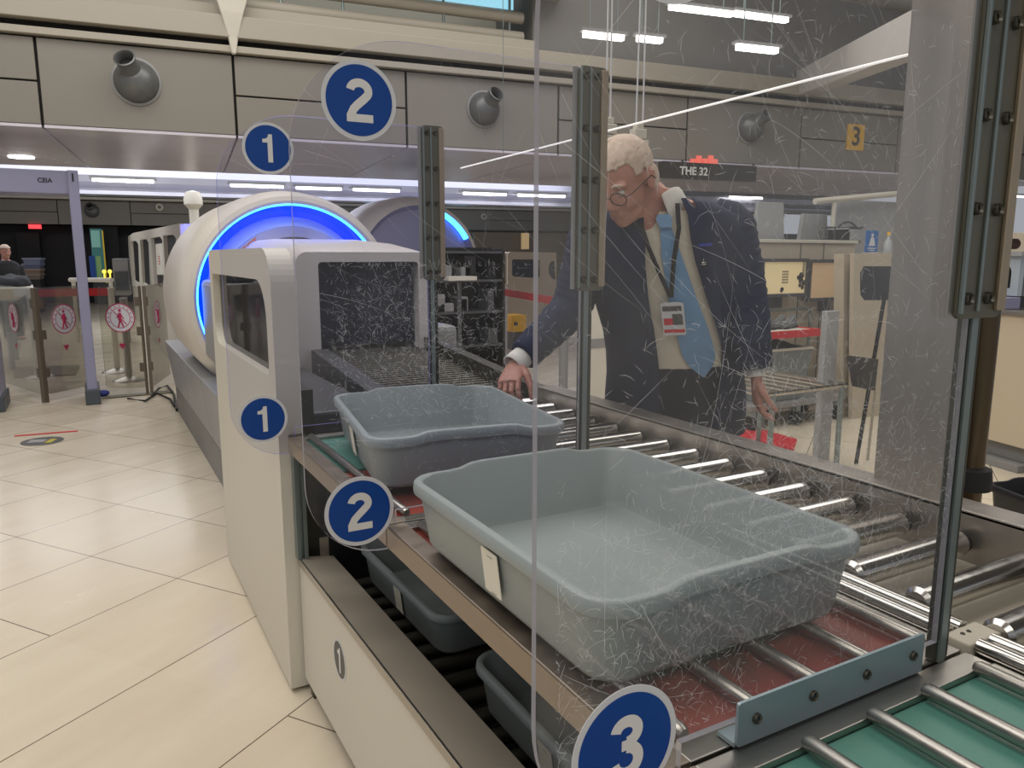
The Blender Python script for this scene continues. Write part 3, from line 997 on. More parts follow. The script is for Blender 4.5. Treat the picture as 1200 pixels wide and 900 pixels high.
# ================================================================== BINS
def bin_mesh():
    """open tray, local origin at the bottom centre, long side along y"""
    hx, hy, hh = .250, .315, .127
    def ring(ix, iy, z, r, lift=0, n=7):
        # ix, iy: half sizes; points ordered
        pts = []
        for cx, cy, a in ((ix, iy, 0), (-ix, iy, PI/2), (-ix, -iy, PI), (ix, -iy, 1.5*PI)):
            sx = 1 if cx > 0 else -1; sy = 1 if cy > 0 else -1
            for i in range(n+1):
                b = a+i*PI/2/n
                pts.append([cx-sx*r+r*math.cos(b), cy-sy*r+r*math.sin(b), z])
        # densify the straight sides
        out = []
        m = len(pts)
        for i in range(m):
            p, q = pts[i], pts[(i+1) % m]
            out.append(p)
            d = math.hypot(q[0]-p[0], q[1]-p[1])
            if d > .1:
                k = 15
                for j in range(1, k): out.append([p[0]+(q[0]-p[0])*j/k, p[1]+(q[1]-p[1])*j/k, z])
        for p in out:
            if lift and abs(abs(p[1])-iy) < r*.6:
                f = 1-min(1, max(0, (abs(p[0])-.10)/.05)); f = f*f*(3-2*f)
                p[2] += .011*f*lift
        return [tuple(p) for p in out]
    tp = .024
    bm = NB()
    rings = [
        ring(hx-tp-.02, hy-tp-.02, .0, .035), ring(hx-tp-.006, hy-tp-.006, .004, .045), ring(hx-tp, hy-tp, .014, .05),
        ring(hx-.012, hy-.012, hh-.028, .055, .3), ring(hx-.010, hy-.010, hh-.022, .055, .5),
        ring(hx-.001, hy-.001, hh-.022, .06, .8), ring(hx, hy, hh-.016, .06, 1), ring(hx-.001, hy-.001, hh-.003, .06, 1),
        ring(hx-.004, hy-.004, hh, .058, 1), ring(hx-.014, hy-.014, hh, .052, 1), ring(hx-.017, hy-.017, hh-.004, .05, 1),
        ring(hx-tp-.004, hy-tp-.004, .02, .045), ring(hx-tp-.010, hy-tp-.010, .008, .04), ring(hx-tp-.022, hy-tp-.022, .0055, .03)]
    loft(bm, rings)
    return bm


def make_bin(label, loc, rz, m, sticker=True, group='grey security bins', name='security_bin'):
    t = thing(name, label, 'bin', loc, rz, group)
    finish('tray', bin_mesh(), m, t, smooth=True, angle=50, world=False)
    if sticker:
        sl = math.atan2(.012, .10)
        Mo = plane_m((-.2415+.0035, -.02, .060), (0, -1, 0), (-math.sin(sl), 0, math.cos(sl)))
        bm = NB()
        sheet(bm, rrect(-.026, .026, -.036, .036, .003), [], Mo, .0012); finish('label_card', bm, M_paper, t, world=False)
        bm = NB()
        for i in range(2): box(bm, -.006, .010, .026-i*.06, .0268-i*.06, .0013, .0016, M=Mo)
        finish('print_line', bm, M_one, t, world=False)
    return t


make_bin('large grey bin nearest the camera, behind the big scratched shield', (.737, .988, .888), R(0), M_bin)
make_bin('grey bin held by the man in the navy suit', (.808, 1.870, .888), R(-8.5), M_bin)
make_bin('grey bin on the lower level, partly under the nearer big bin', (.955, 2.01, .373), R(1.5), M_bin)
make_bin('grey bin on the lower level at the bottom edge, behind the big shield edge', (.955, 1.18, .373), 0, M_bin)

# ================================================================== CREAM GUARD PANEL
t = thing('guard_panel', 'cream side guard with a dark window beside the scanner infeed', 'panel', (.517, 3.0, 0))
bm = NB()
Mo = plane_m((.479, 0, 0), (0, -1, 0), (0, 0, 1))              # normal -x: towards the walkway
outer = [(-q[0], q[1]) for q in rrect(2.366, 3.66, .015, 1.445, (.004, .03, .03, .12), 10)]
hole = [(-q[0], q[1]) for q in rrect(2.455, 3.585, 1.045, 1.345, (.03, .10, .03, .14), 8)]
# local z of Mo points to -x; the plate grows to +x
sheet(bm, outer, [hole], Mo @ Matrix.Translation((0, 0, -.074)), .074)
finish('shell', bm, M_white, t, bevel=.004)
bm = NB()
sheet(bm, [(-q[0], q[1]) for q in rrect(2.45, 3.59, 1.04, 1.35, (.03, .10, .03, .14), 8)], [], Mo @ Matrix.Translation((0, 0, -.035)), .006)
finish('window', bm, M_smoke, t)
bm = NB(); box(bm, .556, .60, 2.40, 3.5, .0, 1.00); finish('inner_frame', bm, M_dsteel, t)

# ================================================================== CT SCANNER
SC = Vector((1.18, 5.0, 1.14))
t = thing('ct_scanner', 'big white drum scanner with glowing blue ring above a grey base', 'scanner', (1.18, 5.7, 0))
Mo = plane_m(SC, (1, 0, 0), (0, 0, 1))     # local z = -y (towards the camera)
bm = NB()
prof = [(.30, -1.5), (.60, -1.48), (.68, -1.40), (.70, -1.2), (.703, -.40), (.70, -.22), (.682, -.08), (.655, -.01), (.625, .0), (.608, -.02)]
lathe(bm, prof, Mo, 96)
finish('drum', bm, M_white2, t, smooth=True)
bm = NB(); lathe(bm, [(.608, -.02), (.603, -.030), (.597, -.028), (.597, -.05), (.606, -.05), (.608, -.02)], Mo, 96)
finish('blue_light_ring', bm, M_led, t, smooth=True)
bm = NB(); lathe(bm, [(.598, -.045), (.575, -.16), (.535, -.17)], Mo, 96); finish('light_channel', bm, M_led2, t, smooth=True)
bm = NB(); lathe(bm, [(.535, -.17), (.48, -.10), (.40, -.06), (.001, -.04)], Mo, 96); finish('face_disc', bm, M_white2, t, smooth=True)
bm = NB(); lathe(bm, [(.47, -.095), (.47, -.045), (.40, -.005), (.40, -.06)], Mo, 96); rg = finish('grey_ring', bm, M_lilac, t, smooth=True)
# small orange letters and grey letters, on the ring and housing
ang = R(128)
bm = NB(); text_bm(bm, 'SCT', .062, Mo @ Matrix.Rotation(ang-PI/2, 4, 'Z') @ Matrix.Translation((0, .435, -.012)), .001, .001); finish('orange_letters', bm, mat('orange_print', srgb(214, 110, 70), .5, 0), rg)
# hood over the tunnel: lofted from the front frame to the drum
def arch(x0, x1, z0, z1, y, r, top=0):
    pts = rrect(x0, x1, z0, z1, (.01, .01, r, r), 8)
    return [(p[0], y, p[1]+(top*(1-((p[0]-(x0+x1)/2)/((x1-x0)/2))**2) if p[1] > z1-r*.99 else 0)) for p in pts]
bm = NB()
rs = [arch(.846, 1.502, .74, 1.435, 3.60, .05, .012), arch(.846, 1.502, .74, 1.44, 3.615, .05, .02), arch(.84, 1.51, .74, 1.46, 3.9, .09, .05), arch(.83, 1.53, .74, 1.47, 4.5, .12, .08), arch(.83, 1.53, .74, 1.47, 5.05, .12, .08)]
# ring-shaped front so that the tunnel is a real opening
vr = loft(bm, rs, caps=False)
inner = [arch(.950, 1.452, .90, 1.392, yy, .02) for yy in (3.60, 4.6)]
iv = [[bm.verts.new(p) for p in r_] for r_ in inner]
n = len(iv[0])
for k in range(n):
    bm.faces.new((vr[0][k], vr[0][(k+1) % n], iv[0][(k+1) % n], iv[0][k]))
    bm.faces.new((iv[0][k], iv[0][(k+1) % n], iv[1][(k+1) % n], iv[1][k]))
bm.faces.new(iv[1]).material_index = 0
hood = finish('tunnel_hood', bm, M_white2, t, smooth=True, angle=30)
bm = NB()
for i in range(12):
    x = .954+i*.0415
    box(bm, x, x+.040, 3.66+.006*(i % 2), 3.664+.006*(i % 2), .985, 1.39)
finish('lead_curtain', bm, mat('curtain_navy', srgb(26, 28, 48), .6, 0, .1, 4), hood)
# base: dark plinth, grey skirt leaning out
bm = NB(); box(bm, .635, 1.75, 3.72, 7.6, 0, .235); finish('plinth', bm, mat('plinth_grey', srgb(112, 112, 112), .4, 0, .04, 2), t, bevel=.004)
bm = NB()
ys = [3.72, 4.4, 5.1, 5.8, 6.5, 7.6]
for a, b in zip(ys[:-1], ys[1:]):
    loft(bm, [[(.632, y, .24), (1.74, y, .24), (1.90, y, .66), (.57, y, .66)] for y in (a+.004, b-.004)])
finish('skirt', bm, mat('skirt_grey', srgb(142, 144, 148), .35, 0, .03, 2), t, bevel=.006)
bm = NB(); box(bm, .60, .86, 3.66, 5.0, .80, 1.28); finish('infeed_side', bm, M_greyp, t, bevel=.03)
bm = NB(); box(bm, 1.5, 1.74, 3.75, 5.0, .80, 1.05); finish('infeed_shoulder', bm, M_greyp, t, bevel=.03)
# dark housing between the panels, left of the hood
bm = NB(); box(bm, .62, .86, 2.52, 3.62, .50, .90); finish('side_cabinet', bm, M_dgrey, t, bevel=.01)

# second scanner of the neighbouring lane, with its own ring
t = thing('neighbour_scanner', 'dark scanner of the next lane with a short blue light arc, behind the first bracket', 'scanner', (4.2, 9.5, 0))
S2 = Vector((3.50, 8.6, 1.27))
q = S2
Mo2 = plane_m(q, (1, 0, 0), (0, 0, 1))
bm = NB(); lathe(bm, [(.3, -1.3), (.80, -1.25), (.86, -1.1), (.86, -.3), (.80, -.05), (.74, 0)], Mo2, 72); finish('drum', bm, M_white2, t, smooth=True)
bm = NB(); lathe(bm, [(.74, 0), (.70, -.02), (.69, -.06)], Mo2, 72, a0=R(30), a1=R(72)); finish('blue_light_arc', bm, M_led, t, smooth=True)
bm = NB(); lathe(bm, [(.74, 0.001), (.69, -.08), (.45, -.06), (.001, -.05)], Mo2, 72); finish('face_disc', bm, M_lilac, t, smooth=True)
bm = NB(); box(bm, q.x-.7, q.x+.7, 8.65, 10.2, 0, .7); finish('base', bm, M_dgrey, t, bevel=.01)

# ================================================================== WALK-THROUGH METAL DETECTOR AND GATES
t = thing('metal_detector', 'lilac grey walk-through metal detector frame at the left edge', 'detector', (-.4, 8.6, 0))
yd = 8.56
for x in (-.825, -.045):
    bm = NB()
    loft(bm, [[(x+sx*.045, yd+sy*.25, z) for sx, sy in ((-1, -1), (1, -1), (1, 1), (-1, 1))] for z in (0.14, 2.2)])
    finish('post', bm, M_lilac, t, bevel=.01)
    bm = NB(); box(bm, x-.065, x+.065, yd-.28, yd+.28, 0, .15); finish('foot', bm, mat('foot_blue_grey', srgb(70, 76, 84), .5), t, bevel=.01)
bm = NB(); box(bm, -2.0+1.13, .0, yd-.22, yd+.22, 1.985, 2.195); hd = finish('header', bm, M_lilac, t, bevel=.008)
bm = NB(); text_bm(bm, 'CEIA', .055, plane_m((-.27, yd-.224, 2.10), (1, 0, 0), (0, 0, 1)), .001, .001); finish('maker_letters', bm, M_black, hd)
bm = NB(); text_bm(bm, '1', .10, plane_m((-.045, yd-.256, 2.13), (1, 0, 0), (0, 0, 1)), .001, .002); finish('numeral', bm, M_black, hd)

# glass gates behind it: four panes, each with a round no-entry sticker
M_hinge = mat('hinge_brown', srgb(104, 94, 82), .45, .2, .08, 6)
M_ms = mat('magenta_print', srgb(176, 40, 84), .5, 0, .05, 9)
gy = 9.9
gpts = [at(5, 455, Z=0), at(52, 472, Z=0), at(108, 460, Z=0), at(112, 466, Z=0), at(174, 463, Z=0), at(200, 446, Z=0)]
def gate(pa, pb, lab, sc=1.0):
    pa = Vector((pa.x, pa.y, 0)); pb = Vector((pb.x, pb.y, 0))
    d = (pb-pa).normalized()
    t = thing('glass_gate', lab, 'gate', (pa+pb)/2, 0, 'glass gates with round stickers')
    L = (pb-pa).length
    Mg = plane_m(pa, d, (0, 0, 1))
    bm = NB(); sheet(bm, rrect(.01, L-.01, .08, 1.12, .04), [], Mg, .012); finish('glass_leaf', bm, M_gate, t)
    cx = L*.5
    r = .148
    def T(z): return Mg @ Matrix.Translation((0, 0, .014+z))
    bm = NB(); disc(bm, (cx, .80), r, T(0), .001, 40); st = finish('round_sticker', bm, M_sw, t)
    bm = NB(); lathe(bm, [(r*.93, 0), (r, 0), (r, .001), (r*.93, .001)], T(.002) @ Matrix.Translation((cx, .80, 0)), 40); lathe(bm, [(r*.66, 0), (r*.70, 0), (r*.70, .001), (r*.66, .001)], T(.002) @ Matrix.Translation((cx, .80, 0)), 40)
    # walking figure and crossing bar
    tube(bm, [T(.002) @ Vector((cx-.003, .775, 0)), T(.002) @ Vector((cx, .85, 0))], .016, 8)
    disc(bm, (cx, .875), .015, T(.002), .001, 12)
    for e in ((-.025, .705), (.028, .71)): tube(bm, [T(.002) @ Vector((cx, .785, 0)), T(.002) @ Vector((cx+e[0], e[1], 0))], .008, 6)
    for e in ((-.035, .80), (.035, .79)): tube(bm, [T(.002) @ Vector((cx, .85, 0)), T(.002) @ Vector((cx+e[0], e[1], 0))], .006, 6)
    tube(bm, [T(.002) @ Vector((cx-.062, .865, 0)), T(.002) @ Vector((cx+.062, .735, 0))], .005, 6)
    finish('magenta_print', bm, M_ms, st)
    bm = NB()
    for i in range(11):
        a = R(200-i*22); disc(bm, (cx+r*.81*math.cos(a), .80+r*.81*math.sin(a)), .007, T(.002), .0008, 6)
    finish('print_ring', bm, M_ms, st)
    bm = NB()
    disc(bm, (cx-.014, .525), .016, T(0), .001, 12); disc(bm, (cx+.014, .525), .016, T(0), .001, 12); disc(bm, (cx, .50), .015, T(0), .001, 12)
    finish('small_sticker', bm, M_ms, t)
    bm = NB(); box(bm, L-.016, L+.002, 0, 1.12, -.012, .018, M=Mg) if sc > 0 else box(bm, -.002, .016, 0, 1.12, -.012, .018, M=Mg)
    hp = finish('hinge_post', bm, M_hinge, t)
    for z in (.25, .62, .92):
        bm = NB(); x_ = L-.055 if sc > 0 else .005
        box(bm, x_, x_+.05, z, z+.09, -.014, .024, M=Mg); finish('hinge', bm, M_hinge, hp)


gate(gpts[0], gpts[1], 'clear glass gate leaf, leftmost, next to the left detector post')
gate(gpts[1]+Vector((.02, 0, 0)), gpts[2], 'clear glass gate leaf seen inside the metal detector frame', -1)
gate(gpts[3]+Vector((.1, .1, 0)), gpts[4], 'clear glass gate leaf right of the metal detector, with a steel stand behind it')
gate(gpts[4]+Vector((.03, 0, 0)), gpts[5], 'narrow glass gate leaf nearest the scanner', -1)
# threshold bar and cables
t = thing('floor_threshold', 'dark metal threshold strip on the floor right of the metal detector', 'threshold', at(150, 465, Z=0))
a = at(120, 466, Z=.01); b = at(203, 459, Z=.01)
bm = NB(); tube(bm, [a, b], .035, 8, squash=.5); finish('strip', bm, M_dsteel, t)
random.seed(4)
for i, pts in enumerate(([(178, 464), (186, 455), (196, 452), (204, 462), (207, 480)], [(150, 467), (170, 470), (184, 461), (200, 468), (205, 476)])):
    bm = NB(); tube(bm, [at(*p, Z=.02) for p in pts], .012, 6); o = finish('floor_cable', bm, M_black, None, smooth=True)
    tag(o, ['black cable bunched up at the foot of the scanner base', 'black cable lying along the floor threshold'][i], 'cable')
# blue tie at the detector foot
bm = NB(); c = at(120, 463, Z=.03)
bmesh.ops.create_icosphere(bm, subdivisions=2, radius=.07, matrix=Matrix.Translation(c+Vector((0, 0, .02))) @ Matrix.Diagonal((1, .8, .5, 1)))
tag(finish('plug', bm, mat('plug_blue', srgb(40, 50, 130), .5), None, smooth=True), 'dark blue plug at the foot of the right detector post', 'plug')

# floor markings
t = thing('floor_mat', 'dark grey mat lying behind the two left glass gates', 'mat', at(55, 436, Z=0))
bm = NB(); lo = [at(x, y, Z=.001) for x, y in ((15, 431), (94, 429), (89, 440), (16, 443))]
loft(bm, [lo, [p+Vector((0, 0, .012)) for p in lo]]); finish('mat_body', bm, mat('mat_grey', srgb(104, 96, 86), .8, 0, .08, 9), t)
pa = at(17, 511, Z=.002); pb = at(91, 505, Z=.002)
t_ = NB(); d = (pb-pa).normalized(); n = Vector((-d.y, d.x, 0))*.02
loft(t_, [[p-n, p+n, p+n+Vector((0, 0, .002)), p-n+Vector((0, 0, .002))] for p in (pa, pb)])
tag(finish('floor_tape', t_, M_redtape, None), 'thin red tape line on the tiles', 'tape')
c = at(49.5, 517, Z=.001)
t = thing('floor_sticker', 'oval dark grey floor sticker with a yellow patch, on the tiles', 'sticker', c)
ex = abs((at(75, 515, Z=0)-at(24, 519, Z=0)).length)/2
Mf = Matrix.Translation(c) @ Matrix.Rotation(R(-18), 4, 'Z')
bm = NB(); disc(bm, (0, 0), ex, Mf, .002, 40); finish('disc', bm, M_one, t)
bm = NB(); box(bm, .28*ex, .60*ex, -.5*ex, .35*ex, .0025, .004, M=Mf); finish('yellow_patch', bm, mat('dull_yellow', srgb(196, 180, 60), .5), t)
bm = NB()
for i in range(3): box(bm, -.65*ex, .15*ex, -.25*ex+i*.22*ex, -.17*ex+i*.22*ex, .0025, .004, M=Mf)
finish('print_line', bm, M_sw, t)

# ================================================================== LEFT BACKGROUND
def stanchion(px, py, h, lab, w=.035, m=None, base=True, grp=None, px_top=None):
    c = at(px, py, Z=0)
    t = thing('barrier_post', lab, 'post', c, 0, grp)
    bm = NB(); tube(bm, [(c.x, c.y, .0), (c.x, c.y, h)], w, 16); finish('pole', bm, m or M_white, t, smooth=True)
    if base:
        bm = NB(); lathe(bm, [(.001, .06), (.06, .05), (.17, .015), (.18, 0), (.001, 0)], plane_m(c, (1, 0, 0), (0, 1, 0)), 28); finish('base', bm, M_steel, t, smooth=True)
    bm = NB(); tube(bm, [(c.x, c.y, h), (c.x, c.y, h+.02)], w*1.15, 16); finish('cap', bm, m or M_white, t, smooth=True)
    return t, c


stanchion(152, 446, .93, 'steel stanchion with round base plate behind the third gate', .036, M_steel)
t1, ca = stanchion(45, 442, 1.02, 'white barrier post behind the leftmost gate', .035, M_white)
t1, cb = stanchion(138, 436, 1.02, 'white barrier post left of the white windowed wall', .035, M_white)
bm = NB(); box(bm, 0, (cb-ca).length, -.045, .045, -.004, .004, M=plane_m(ca+Vector((0, 0, .99)), cb-ca, (0, 0, 1)))
tag(finish('barrier_tape', bm, M_redtape, None), 'red barrier tape stretched behind the glass gates', 'tape')

# long white wall with four rounded windows (the next machine)
Xp = .90
pA = at(215, 262, X=Xp)
t = thing('windowed_wall', 'long cream machine wall with four rounded dark windows beyond the gates', 'panel', (Xp, 11, 0))
y0, y1 = 8.0, 13.8
zt_ = lambda y: 1.42+0
Mo = plane_m((Xp, 0, 0), (0, -1, 0), (0, 0, 1))
def onp(x, y):
    q = at(x, y, X=Xp); return (-q.y, q.z)
ow = [onp(210, 262), onp(156, 273), onp(150, 277), onp(151, 300), (onp(153, 300)[0], .0), (onp(214, 300)[0], .0)]
holes = []
for q in ([(191, 276), (203, 275), (206, 279), (206, 335), (199, 341), (195, 338)], [(176.5, 279), (187, 277), (190, 281), (192, 334), (189, 340), (181, 335)], [(164, 281), (171, 280), (174, 284), (176, 333), (172, 335), (167, 331)], [(153, 283), (159, 282), (162, 286), (163.5, 330), (161, 332), (156, 328)]):
    holes.append([onp(*p) for p in q])
bm = NB(); sheet(bm, ow, holes, Mo @ Matrix.Translation((0, 0, -.10)), .10); finish('wall_shell', bm, M_white, t)
for i, hq in enumerate(holes):
    cx = sum(p[0] for p in hq)/len(hq); cy = sum(p[1] for p in hq)/len(hq)
    bm = NB(); sheet(bm, [(cx+(p[0]-cx)*1.02, cy+(p[1]-cy)*1.02) for p in hq], [], Mo @ Matrix.Translation((0, 0, -.07)), .02); wnd = finish('window', bm, M_black if i != 3 else M_black, t)
    if i == 1:
        bm = NB(); sheet(bm, [onp(178.5, 286), onp(186, 285), onp(188, 322), onp(180.5, 322)], [], Mo @ Matrix.Translation((0, 0, -.045)), .003); pt = finish('notice', bm, M_paper, wnd)
        bm = NB(); c0 = onp(183, 305)
        for k in range(4): box(bm, c0[0]-.12, c0[0]+.12, c0[1]-.06+k*.035, c0[1]-.045+k*.035, -.041, -.038, M=Mo)
        finish('print_line', bm, M_redtape, pt)
bm = NB(); c0 = onp(211, 264); c1 = onp(213.5, 290)
box(bm, Xp-.0, Xp+.10, -c0[0]-.40, -c0[0]-.05, c1[1], c0[1]); finish('blue_light_strip', bm, mat('violet_blue_light', (.25, .25, 1), .5, 0, 0, 1, emit=1.3), t)

# dark far hall behind the gates: partitions, exit sign, advertising panel, stacked bins
def fwall(x, y, D=28.0): return wat(x, y, D)
D4 = 27.5
W4 = wallM(D4)
def far_box(x0, x1, ytop, ybot, D, depth, name, lab, cat, m, parent=None, zbot=None, bev=0):
    MM = wallM(D)
    a = wat(x0, ytop, D); b = wat(x1, ybot, D)
    z0 = b[1] if zbot is None else zbot
    bm = NB(); box(bm, a[0], b[0], min(z0, a[1]), max(z0, a[1]), -depth, 0, M=MM)
    o = finish(name, bm, m, parent, bevel=bev)
    if lab: tag(o, lab, cat)
    return o
M_darkp = mat('dark_partition', srgb(30, 31, 36), .6, 0, .1, 1)
M_darkp2 = mat('dark_doorway', srgb(12, 12, 14), .6, 0, .1, 1)
far_box(-150, 210, 262, 300, 27, .2, 'dark_partition', 'dark grey partition wall far behind the glass gates', 'partition', M_darkp, zbot=0)
far_box(18, 48, 272, 300, 26.4, .2, 'doorway', 'black doorway under the small red sign', 'doorway', M_darkp2, zbot=0)
far_box(104, 144, 264, 345, 26.2, .1, 'dark_screen', 'dark screen wall holding the bright poster', 'partition', M_darkp2, zbot=0)
o = far_box(33, 48, 263, 268, 25.9, .1, 'exit_sign', 'small glowing red sign over the black doorway', 'sign', mat('red_sign', (1, .05, .06), .5, 0, 0, 1, emit=1.6))
t = thing('poster', 'tall lit poster in yellow, green and blue beside the detector post', 'poster', wallM(25.8) @ Vector((wat(115, 300, 25.8)[0], 1.0, 0)))
for x0, x1, y0_, y1_, c in ((105, 124, 268, 328, (60, 110, 110)), (119, 126, 270, 332, (190, 160, 40)), (106, 118, 270, 290, (120, 170, 160)), (104, 113, 300, 326, (30, 60, 120)), (112, 120, 300, 326, (110, 140, 90))):
    far_box(x0, x1, y0_, y1_, 25.8-.05*x0/30-(.1 if x0 in (106, 112) else 0)-(.2 if x0 == 119 else 0)-(.3 if y0_ == 300 else 0), .03, 'poster_field', None, None, mat('poster_%d' % x0, srgb(*c), .5, 0, .25, 2, emit=.35), t)
bm = NB(); aa = wat(106, 300, 25.8); box(bm, aa[0], aa[0]+.5, 0, wat(106, 332, 25.8)[1]+.1, -.12, -.04, M=wallM(25.8)); finish('stand', bm, M_dgrey, t)
# cross-beam under the far bulkhead, white rail table
t = thing('rail_table', 'white rail on thin legs behind the barrier tape', 'table', at(110, 400, Z=0))
a = at(82, 328, Y=14.5); b = at(131, 328, Y=13.6)
bm = NB(); tube(bm, [a, b], .035, 8); finish('top_rail', bm, M_white, t)
for q in (a.lerp(b, .08), a.lerp(b, .97)):
    bm = NB(); tube(bm, [(q.x, q.y, q.z), (q.x, q.y, 0)], .03, 8); finish('leg', bm, M_white, t)
# stack of bins on a dolly
for k, (yy, c) in enumerate(((303, (110, 116, 140)), (309.5, (84, 90, 118)), (316, (120, 100, 84)), (322, (104, 92, 84)))):
    D = 22
    MM = wallM(D)
    a = wat(26, yy, D); b = wat(48, yy+5.5, D)
    zc = (a[1]+b[1])/2
    t = thing('stacked_bin', 'small bin in the far stack by the doorway, %s' % ['topmost, pale blue grey', 'second from the top, blue grey', 'third from the top, brown', 'lowest, dull brown'][k], 'bin', MM @ Vector(((a[0]+b[0])/2, b[1], 0)), 0, 'far stack of bins')
    bm = NB()
    hw = (b[0]-a[0])/2; cx = (a[0]+b[0])/2
    loft(bm, [[MM @ Vector((cx+sx*w_, z, -.3+sy*.3)) for sx, sy in ((-1, -1), (1, -1), (1, 1), (-1, 1))] for z, w_ in ((b[1], hw*.86), (a[1], hw))])
    finish('tray', bm, mat('farbin%d' % k, srgb(*c), .5), t)
    bm = NB(); box(bm, cx-hw*1.05, cx+hw*1.05, a[1]-.02, a[1]+.015, -.62, .02, M=MM); finish('rim', bm, mat('farbinr%d' % k, srgb(*[min(255, v+30) for v in c]), .5), t)
MM = wallM(22)
a = wat(26, 328, 22); b = wat(48, 340, 22)
t = thing('bin_dolly', 'dark dolly under the far stack of bins', 'dolly', MM @ Vector((a[0], 0, 0)))
bm = NB(); box(bm, a[0], b[0], .15, a[1], -.6, 0, M=MM); finish('platform', bm, M_black, t)
for x in (a[0]+.1, b[0]-.1):
    bm = NB(); tube(bm, [MM @ Vector((x, .08, .03)), MM @ Vector((x, .08, -.03))], .08, 12); finish('wheel', bm, M_rubber, t)
    bm = NB(); tube(bm, [MM @ Vector((x, .08, -.53)), MM @ Vector((x, .08, -.6))], .08, 12); finish('wheel', bm, M_rubber, t)
# white roller table end on the far left with a dark jacket on it
t = thing('bin_table', 'white conveyor end behind the left detector post', 'table', at(10, 440, Z=0))
c = at(0, 337, Y=11.5)
bm = NB(); loft(bm, [[(c.x-1.2, 11.3, c.z-.16), (c.x+.18, 11.3, c.z-.16), (c.x+.38, 11.3, c.z), (c.x-1.2, 11.3, c.z)], [(c.x-1.2, 12.6, c.z-.16), (c.x+.1, 12.6, c.z-.16), (c.x+.30, 12.6, c.z), (c.x-1.2, 12.6, c.z)]])
finish('table_top', bm, M_white, t, bevel=.02)
for x, y in ((c.x+.05, 11.4), (c.x-.9, 11.4), (c.x+.02, 12.5), (c.x-.9, 12.5)):
    bm = NB(); tube(bm, [(x, y, 0), (x, y, c.z-.16)], .03, 10); finish('leg', bm, M_alu, t)
bm = NB()
bmesh.ops.create_icosphere(bm, subdivisions=4, radius=1, matrix=Matrix.Translation((c.x+.05, 11.9, c.z+.05)) @ Matrix.Diagonal((.26, .3, .10, 1)))
for v in bm.verts: v.co += Vector(v.normal)*.05*noise.noise(v.co*9); v.co.z = max(v.co.z, c.z+.002)
tag(finish('folded_jacket', bm, M_cloth, None, smooth=True), 'dark jacket lying on the white conveyor end at the left', 'jacket')
# grey kiosk left of the windowed wall
t = thing('kiosk', 'grey screen kiosk just left of the white windowed wall', 'kiosk', at(143, 410, Z=0))
D = 14.0; MM = wallM(D)
a = wat(131, 303, D); b = wat(153, 346, D)
bm = NB(); box(bm, a[0], b[0], b[1], a[1], -.3, 0, M=MM); finish('cabinet', bm, M_greyp, t, bevel=.01)
bm = NB(); a2 = wat(134, 318, D); b2 = wat(152, 340, D); box(bm, a2[0], b2[0], b2[1], a2[1], 0.001, .02, M=MM); finish('screen', bm, mat('dull_screen', srgb(74, 80, 84), .3), t)
bm = NB(); box(bm, (a[0]+b[0])/2-.05, (a[0]+b[0])/2+.05, 0, b[1], -.2, -.1, M=MM); finish('stand', bm, M_dgrey, t)
for i, (x, y) in enumerate(((123, 324.5), (129.5, 324.5))):
    q = at(82, 328, Y=14.5).lerp(at(131, 328, Y=13.6), (.84, .97)[i])+Vector((0, 0, .13))
    bm = NB(); bmesh.ops.create_icosphere(bm, subdivisions=2, radius=.032, matrix=Matrix.Translation(q))
    tube(bm, [q, q+Vector((0, 0, -.12))], .012, 8)
    tag(finish('warning_lamp', bm, mat('yellow_glow', (1, .8, .1), .5, 0, 0, 1, emit=1.0), None, smooth=True), ['small yellow lamp over the white rail, left one', 'small yellow lamp over the white rail, right one'][i], 'lamp', 'small yellow lamps')
# small lamp under the upper bulkhead
q = at(25, 185, Y=10.5)
bm = NB(); lathe(bm, [(.001, .06), (.10, .05), (.13, 0), (.001, -.01)], plane_m(q, (1, 0, 0), (0, 1, 0)), 20)
tag(finish('downlight', bm, M_tube, None, smooth=True), 'small bright downlight behind the bulkhead at the far left', 'light')

# ================================================================== MIDDLE BACKGROUND (between the scanner and the man)
# bright windows of the far hall
for i, (x0, x1, y0, y1, lab) in enumerate(((428, 453, 273, 296, 'far bright window just right of the scanner drum'), (463, 500, 273, 298, 'far bright window behind the small head'), (526, 551, 274, 300, 'far bright window right of the first bracket'))):
    D = 25.0; MM = wallM(D)
    a = wat(x0, y0, D); b = wat(x1, y1+8, D)
    t = thing('far_window', lab, 'window', MM @ Vector(((a[0]+b[0])/2, b[1], 0)), 0, 'bright windows of the far hall')
    bm = NB(); box(bm, a[0], b[0], b[1], a[1], -.05, 0, M=MM); finish('pane', bm, M_window, t)
    bm = NB()
    sheet(bm, [(a[0]-.06, b[1]-.06), (b[0]+.06, b[1]-.06), (b[0]+.06, a[1]+.06), (a[0]-.06, a[1]+.06)], [[(a[0], b[1]), (b[0], b[1]), (b[0], a[1]), (a[0], a[1])]], MM @ Matrix.Translation((0, 0, -.03)), .06)
    box(bm, a[0]+(b[0]-a[0])*.62, a[0]+(b[0]-a[0])*.62+.05, b[1], a[1], 0, .03, M=MM)
    for xx in (a[0]-.05, b[0]): box(bm, xx, xx+.05, 0, b[1], -.03, .02, M=MM)
    finish('frame', bm, M_dgrey, t)
M_brown = mat('brown_partition', srgb(96, 84, 66), .6, 0, .25, 1.2)
far_box(556, 700, 272, 300, 24.5, .2, 'brown_partition', 'brown partition wall behind the cream machine with two windows', 'partition', M_brown, zbot=0)
far_box(612, 620, 273, 292, 24.2, .1, 'lit_panel', 'narrow warm lit panel on the brown partition', 'panel', mat('warm_lit', srgb(200, 170, 120), .5, 0, .1, 1, emit=.4))
